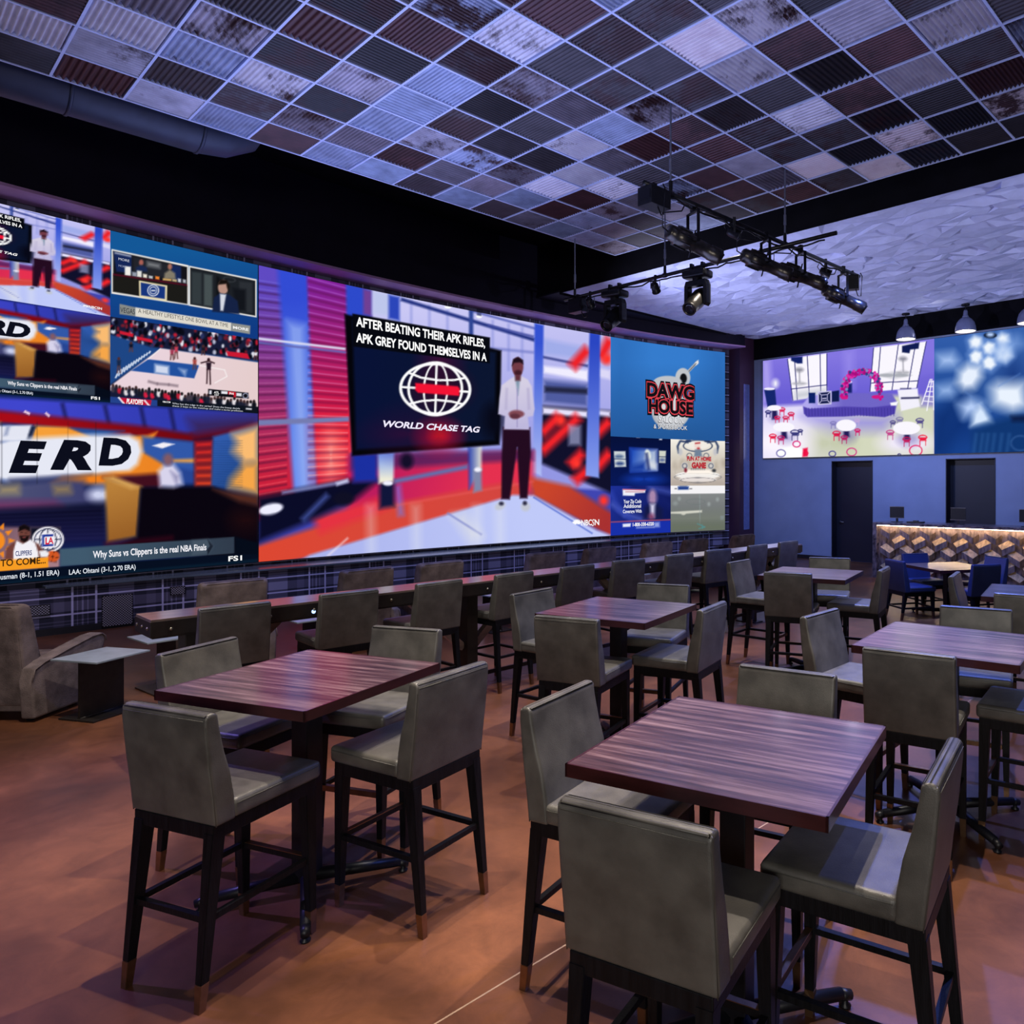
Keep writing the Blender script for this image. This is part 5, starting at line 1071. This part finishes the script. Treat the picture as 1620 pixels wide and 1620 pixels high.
bm = BM(); box(bm, .09, Wd, .122, .139, 0.06, bz-.06); obj('backing_panel', bm, cc, t)
bm = BM(); box(bm, .095, Wd-.02, .03, .05, bz-.068, bz-.0605); o = obj('led_strip', bm, emit('warm_led_strip', (1, .70, .38), 60), t); o['label'] = 'warm glowing strip under the top'
bm = BM(); box(bm, .09, Wd, .06, .1, 0, .06); obj('skirting', bm, M['kick'], t)
def monitor(lab, u, tilt):
    x, y = (lambda a: ((a*CT-ST_)/(a*ST_+CT)*(by0+.35), by0+.35))((u-CX)/F)
    t = thing('till_monitor', lab, 'monitor', (x, y, bz), tilt, 'monitors on the block-fronted counter')
    bm = BM(); box(bm, -.15, .15, -.015, .015, .09, .33, .006); obj('screen', bm, M['monitor'], t)
    bm = BM(); box(bm, -.155, .155, -.02, -.0155, .325, .335); box(bm, -.155, .155, -.02, -.0155, .085, .095); obj('rim', bm, M['plate'], t)
    bm = BM(); box(bm, -.02, .02, -.01, .03, .005, .12); obj('stand', bm, M['monitor'], t)
    bm = BM(); box(bm, -.1, .1, -.08, .09, 0, .012, .004); obj('base', bm, M['monitor'], t)
monitor('black till monitor on the block-fronted counter, right of the first door', 1419, .1)
monitor('dark till monitor with a pale rim before the second dark doorway', 1516, 0)
monitor('black till monitor on the counter at the picture edge', 1626, 0)
bm = BM(); box(bm, -.16, .16, -.1, .1, 0, .03, .012); box(bm, -.05, .05, -.03, .05, .03, .05, .006)
o = obj('card_tray', bm, M['monitor']); o.location = (-6.45, by0+.3, bz); tag(o, 'low black tray on the counter between the first two monitors', 'tray')
# ------------------------------------------------------------------ pendants
def pendant(lab, u):
    a = (u-CX)/F; y = 16.95; x = (a*CT-ST_)/(a*ST_+CT)*y
    t = thing('pendant_lamp', lab, 'pendant lamp', (x, y, 6.0), 0, 'pendant lamps before the far video wall')
    bm = BM(); lathe(bm, [(.001, 0), (.09, 0), (.09, -.035), (.02, -.045)]); obj('canopy', bm, M['blacksteel'], t, True)
    bm = BM(); rod(bm, (0, 0, -.04), (0, 0, -.16), .009); obj('stem', bm, M['blacksteel'], t)
    bm = BM(); lathe(bm, [(.001, -.13), (.03, -.13), (.045, -.17), (.05, -.25), (.065, -.27), (.075, -.31)]); obj('socket', bm, M['lampblue'], t, True)
    bm = BM(); pr = [(.075, -.30), (.13, -.34), (.185, -.41), (.212, -.50), (.222, -.58), (.222, -.61)]
    lathe(bm, pr+[(r-.004, z) for r, z in pr[::-1]], n=32); s = obj('lamp_shade', bm, M['lampblue'], t, True)
    bm = BM(); lathe(bm, [(r-.006, z) for r, z in pr]+[(r-.010, z) for r, z in pr[::-1]], n=32); obj('liner', bm, M['lampin'], s, True)
    bm = BM(); bmesh.ops.create_uvsphere(bm, u_segments=20, v_segments=12, radius=.11, matrix=Matrix.Translation((0, 0, -.52)) @ Matrix.Diagonal((1, 1, .75, 1)))
    obj('bulb', bm, emit('pendant_bulb_glow', (1, .85, .62), 9), t, True)
pendant('grey pendant lamp above the event hall picture', 1433); pendant('grey pendant lamp above the blurred light picture', 1527.5); pendant('grey pendant lamp cut by the picture edge', 1627)
# ------------------------------------------------------------------ lighting rig
RZ = 5.12
def pipe(name, lab, p0, p1, rods):
    t = thing(name, lab, 'lighting pipe', (p0[0], p0[1], RZ)); o0 = Vector((p0[0], p0[1], RZ))
    bm = BM(); rod(bm, (0, 0, 0), Vector((*p1, RZ))-o0, .026, n=16); obj('pipe', bm, M['rig'], t, True)
    for x, y in rods:
        d = Vector((x, y, RZ))-o0; bm = BM(); rod(bm, d+Vector((0, 0, .12)), d+Vector((0, 0, CZ-RZ)), .011); r = obj('hanger_rod', bm, M['rodm'], t)
        bm = BM(); rod(bm, d+Vector((0, 0, .25)), d+Vector((0, 0, .38)), .018); obj('turnbuckle', bm, M['rodm'], r)
        bm = BM(); lathe(bm, [(.034, -.03), (.036, 0), (.034, .03)], Matrix.Translation(d) @ Matrix.Rotation(PI/2, 4, 'Y' if abs(p1[0]-p0[0]) > 1 else 'X'), 14); rod(bm, d+Vector((0, 0, .02)), d+Vector((0, 0, .14)), .022); obj('clamp', bm, M['rig'], r)
    ax = (Vector((*p1, RZ))-o0).normalized(); nrm = Vector((-ax.y, ax.x, 0)); L = (Vector((*p1, RZ))-o0).length
    rnd = random.Random(len(name)); bm = BM()
    pts = [ax*(L*k/60)+Vector((0, 0, -.034-.02*abs(math.sin(k*.55))-rnd.uniform(0, .012)))+nrm*(.026*math.sin(k*.7)) for k in range(2, 59)]
    tube(bm, pts, .011, 6); obj('cable', bm, M['rig'], t, True)
    return t
PA = ((-5.25, 5.62), (-5.25, 10.35)); PB = ((-9.45, 8.19), (-4.45, 8.19))
pipe('rig_pipe', 'black lighting pipe running toward the far wall, hung from three rods', PA[0], PA[1], [(-5.25, 6.04), (-5.25, 8.30)])
pipe('rig_pipe', 'black lighting pipe crossing the other, carrying two moving head lights', (PB[0][0], PB[0][1]), PB[1], [(-9.2, 8.19), (-7.23, 8.19)])
bpy.data.objects['rig_pipe.001'].location.z = RZ-.06
def profile_spot(lab, x, y, aim, pitch, drop=.34):
    t = thing('profile_spotlight', lab, 'spotlight', (x, y, RZ), aim, 'profile spotlights on the lighting pipe')   # aims along local +Y
    bm = BM(); box(bm, -.03, .03, -.025, .025, -.06, .045, .005); obj('clamp', bm, M['rig'], t)
    bm = BM()
    for s in (-1, 1): box(bm, s*.115-.004, s*.115+.004, -.018, .018, -drop, -.06)
    box(bm, -.119, .119, -.018, .018, -.075, -.06); obj('yoke', bm, M['rig'], t)
    R_ = Matrix.Translation((0, 0, -drop)) @ Matrix.Rotation(-math.radians(pitch), 4, 'X') @ Matrix.Rotation(-PI/2, 4, 'X')
    bm = BM(); lathe(bm, [(.001, -.34), (.07, -.335), (.085, -.31), (.085, -.24), (.105, -.235), (.108, -.06), (.09, -.05), (.09, .02), (.082, .03), (.08, .22), (.088, .225), (.088, .30), (.092, .31), (.092, .36), (.078, .362), (.078, .33), (.001, .328)], R_, 24)
    b = obj('barrel', bm, M['rigsilver'], t, True)
    bm = BM()
    for k in range(8):
        a = k*PI/4
        for z in (-.20, -.15, -.10): pass
        bmesh.ops.create_cube(bm, size=1, matrix=R_ @ Matrix.Rotation(a, 4, 'Z') @ Matrix.Translation((.112, 0, -.15)) @ Matrix.Diagonal((.016, .012, .16, 1)))
    obj('cooling_fin', bm, M['rig'], b)
    for a in (0, PI/2, PI, 3*PI/2):
        bm = BM(); bmesh.ops.create_cube(bm, size=1, matrix=R_ @ Matrix.Rotation(a, 4, 'Z') @ Matrix.Translation((.125, 0, -.01)) @ Matrix.Diagonal((.08, .03, .006, 1))); obj('shutter', bm, M['rig'], b)
    bm = BM(); lathe(bm, [(.001, .34), (.05, .337), (.076, .329)], R_, 20); obj('lens', bm, M['lens'], b, True)
    bm = BM(); lathe(bm, [(.085, .362), (.105, .362), (.105, .368), (.085, .368), (.085, .362)], R_, 4); obj('colour_frame', bm, M['rig'], b)
    bm = BM(); p = R_ @ Vector((0, 0, -.33)); tube(bm, [p, p+Vector((.05, -.1, .02)), p+Vector((.09, -.12, .16)), (0.06, -.18, -.1), (0.02, -.12, -.01), (0, -.06, .0)], .008, 6); obj('cable', bm, M['rig'], b, True)
    return t
profile_spot('profile spotlight on the near half of the lighting pipe, before the dark ceiling', -5.3, 6.48, -.35, 16, .42)
profile_spot('profile spotlight with a bright top, just before the pipe crossing', -5.25, 7.85, -.5, 16, .36)
profile_spot('profile spotlight overlapped by the bright one, farther along the pipe', -5.2, 8.6, -.5, 13, .36)
profile_spot('last profile spotlight at the far end of the lighting pipe', -5.25, 9.85, -.5, 18, .42)
def moving_head(lab, x, aim, mirror_col):
    t = thing('moving_head_light', lab, 'stage light', (x, 8.19, RZ-.06), aim, 'moving head lights on the crossing pipe')
    bm = BM()
    for s in (-1, 1): box(bm, s*.09-.02, s*.09+.02, -.035, .035, -.05, .06, .006)
    obj('clamp', bm, M['rig'], t)
    bm = BM(); box(bm, -.19, .19, -.13, .13, -.16, -.05, .04, 3); obj('base', bm, M['rig'], t, True)
    bm = BM()
    pr = [(-.16, -.19), (.16, -.19), (.185, -.26), (.185, -.52), (.15, -.56), (.125, -.54), (.125, -.27), (-.125, -.27), (-.125, -.54), (-.15, -.56), (-.185, -.52), (-.185, -.26)]
    prism(bm, pr, -.06, .06, 'y', .006); rod(bm, (0, 0, -.15), (0, 0, -.2), .07, n=20); obj('yoke', bm, M['rig'], t)
    R_ = Matrix.Translation((0, 0, -.46)) @ Matrix.Rotation(math.radians(-52), 4, 'X')
    bm = BM(); lathe(bm, [(.001, .24), (.07, .235), (.1, .19), (.118, .1), (.12, -.02), (.108, -.16), (.098, -.24), (.102, -.245), (.102, -.28), (.085, -.285), (.085, -.262), (.001, -.26)], R_, 28); h = obj('head', bm, mirror_col, t, True)
    bm = BM(); lathe(bm, [(.001, -.27), (.05, -.267), (.084, -.262)], R_, 20); obj('lens', bm, M['lens'], h, True)
    bm = BM()
    for s in (-1, 1): box(bm, s*.123-.003, s*.123+.003, -.02, .02, -.49, -.43)
    obj('pivot', bm, M['rigsilver'], t)
    return t
moving_head('black moving head light, nearer the left end of the crossing pipe', -8.27, .12, M['rig'])
moving_head('pale-lit moving head light in the middle of the crossing pipe', -6.62, .12, M['rigsilver'])
def par(lab, x, y, z, aim, pitch):
    t = thing('par_light', lab, 'stage light', (x, y, z), aim, 'small par lights on the pipes')
    bm = BM(); box(bm, -.018, .018, -.018, .018, -.05, .04, .004); obj('clamp', bm, M['rig'], t)
    bm = BM()
    for s in (-1, 1): box(bm, s*.07-.003, s*.07+.003, -.012, .012, -.16, -.05)
    box(bm, -.073, .073, -.012, .012, -.055, -.05); obj('yoke', bm, M['rig'], t)
    R_ = Matrix.Translation((0, 0, -.15)) @ Matrix.Rotation(-math.radians(pitch), 4, 'X') @ Matrix.Rotation(-PI/2, 4, 'X')
    bm = BM(); lathe(bm, [(.001, -.09), (.04, -.085), (.058, -.05), (.06, .06), (.066, .06), (.066, .075), (.052, .075), (.052, .06), (.001, .058)], R_, 18); b = obj('can', bm, M['rig'], t, True)
    bm = BM(); lathe(bm, [(.001, .064), (.051, .061)], R_, 18); obj('lens', bm, M['plate'], b, True)
    bm = BM(); tube(bm, [(0, -.07, -.14), (.04, -.12, -.08), (.02, -.08, .0), (0, -.03, -.01)], .006, 6); obj('cable', bm, M['rig'], b, True)
par('small par light hanging from the crossing pipe between the two moving heads', -7.42, 8.19, RZ-.06, .4, 40)
par('small par light on the crossing pipe just left of the bright profile spotlight', -5.55, 8.19, RZ-.06, .4, 40)
par('small par light under the near half of the long pipe', -5.22, 7.15, RZ, -.9, 25)
par('small par light with a pale lens near the far end of the long pipe', -5.25, 9.35, RZ, -.9, 25)
par('small par light at the left end of the crossing pipe, beside the control box', -8.83, 8.19, RZ-.06, .4, 40)
def rig_box(lab, x, y, z, rz, w, d, h, cat='control box'):
    t = thing('control_box', lab, cat, (x, y, z), rz)
    bm = BM(); box(bm, -w, w, -d, d, -h, -.03, .006); obj('housing', bm, M['rig'], t)
    bm = BM(); box(bm, -.015, .015, -.03, .03, -.04, .04, .004); obj('clamp', bm, M['rig'], t)
    bm = BM(); box(bm, -w*.8, w*.8, -d-.004, -d, -h*.75, -h*.35); obj('face_plate', bm, M['blacksteel'], t)
    bm = BM(); tube(bm, [(w*.5, 0, -h), (w*.8, .02, -h-.09), (w*1.3, .0, -h-.1), (w*1.5, 0, -.05), (w*1.2, 0, .0)], .008, 6); obj('cable', bm, M['rig'], t, True)
rig_box('black control box at the near end of the long lighting pipe', -5.25, 5.78, RZ, 0, .10, .15, .22)
rig_box('black control box hanging at the left end of the crossing pipe', -9.12, 8.19, RZ-.06, .0, .16, .08, .26)
rig_box('black control box at the far end of the long lighting pipe', -5.25, 10.15, RZ, .4, .09, .07, .24)
# the rig's own lamps
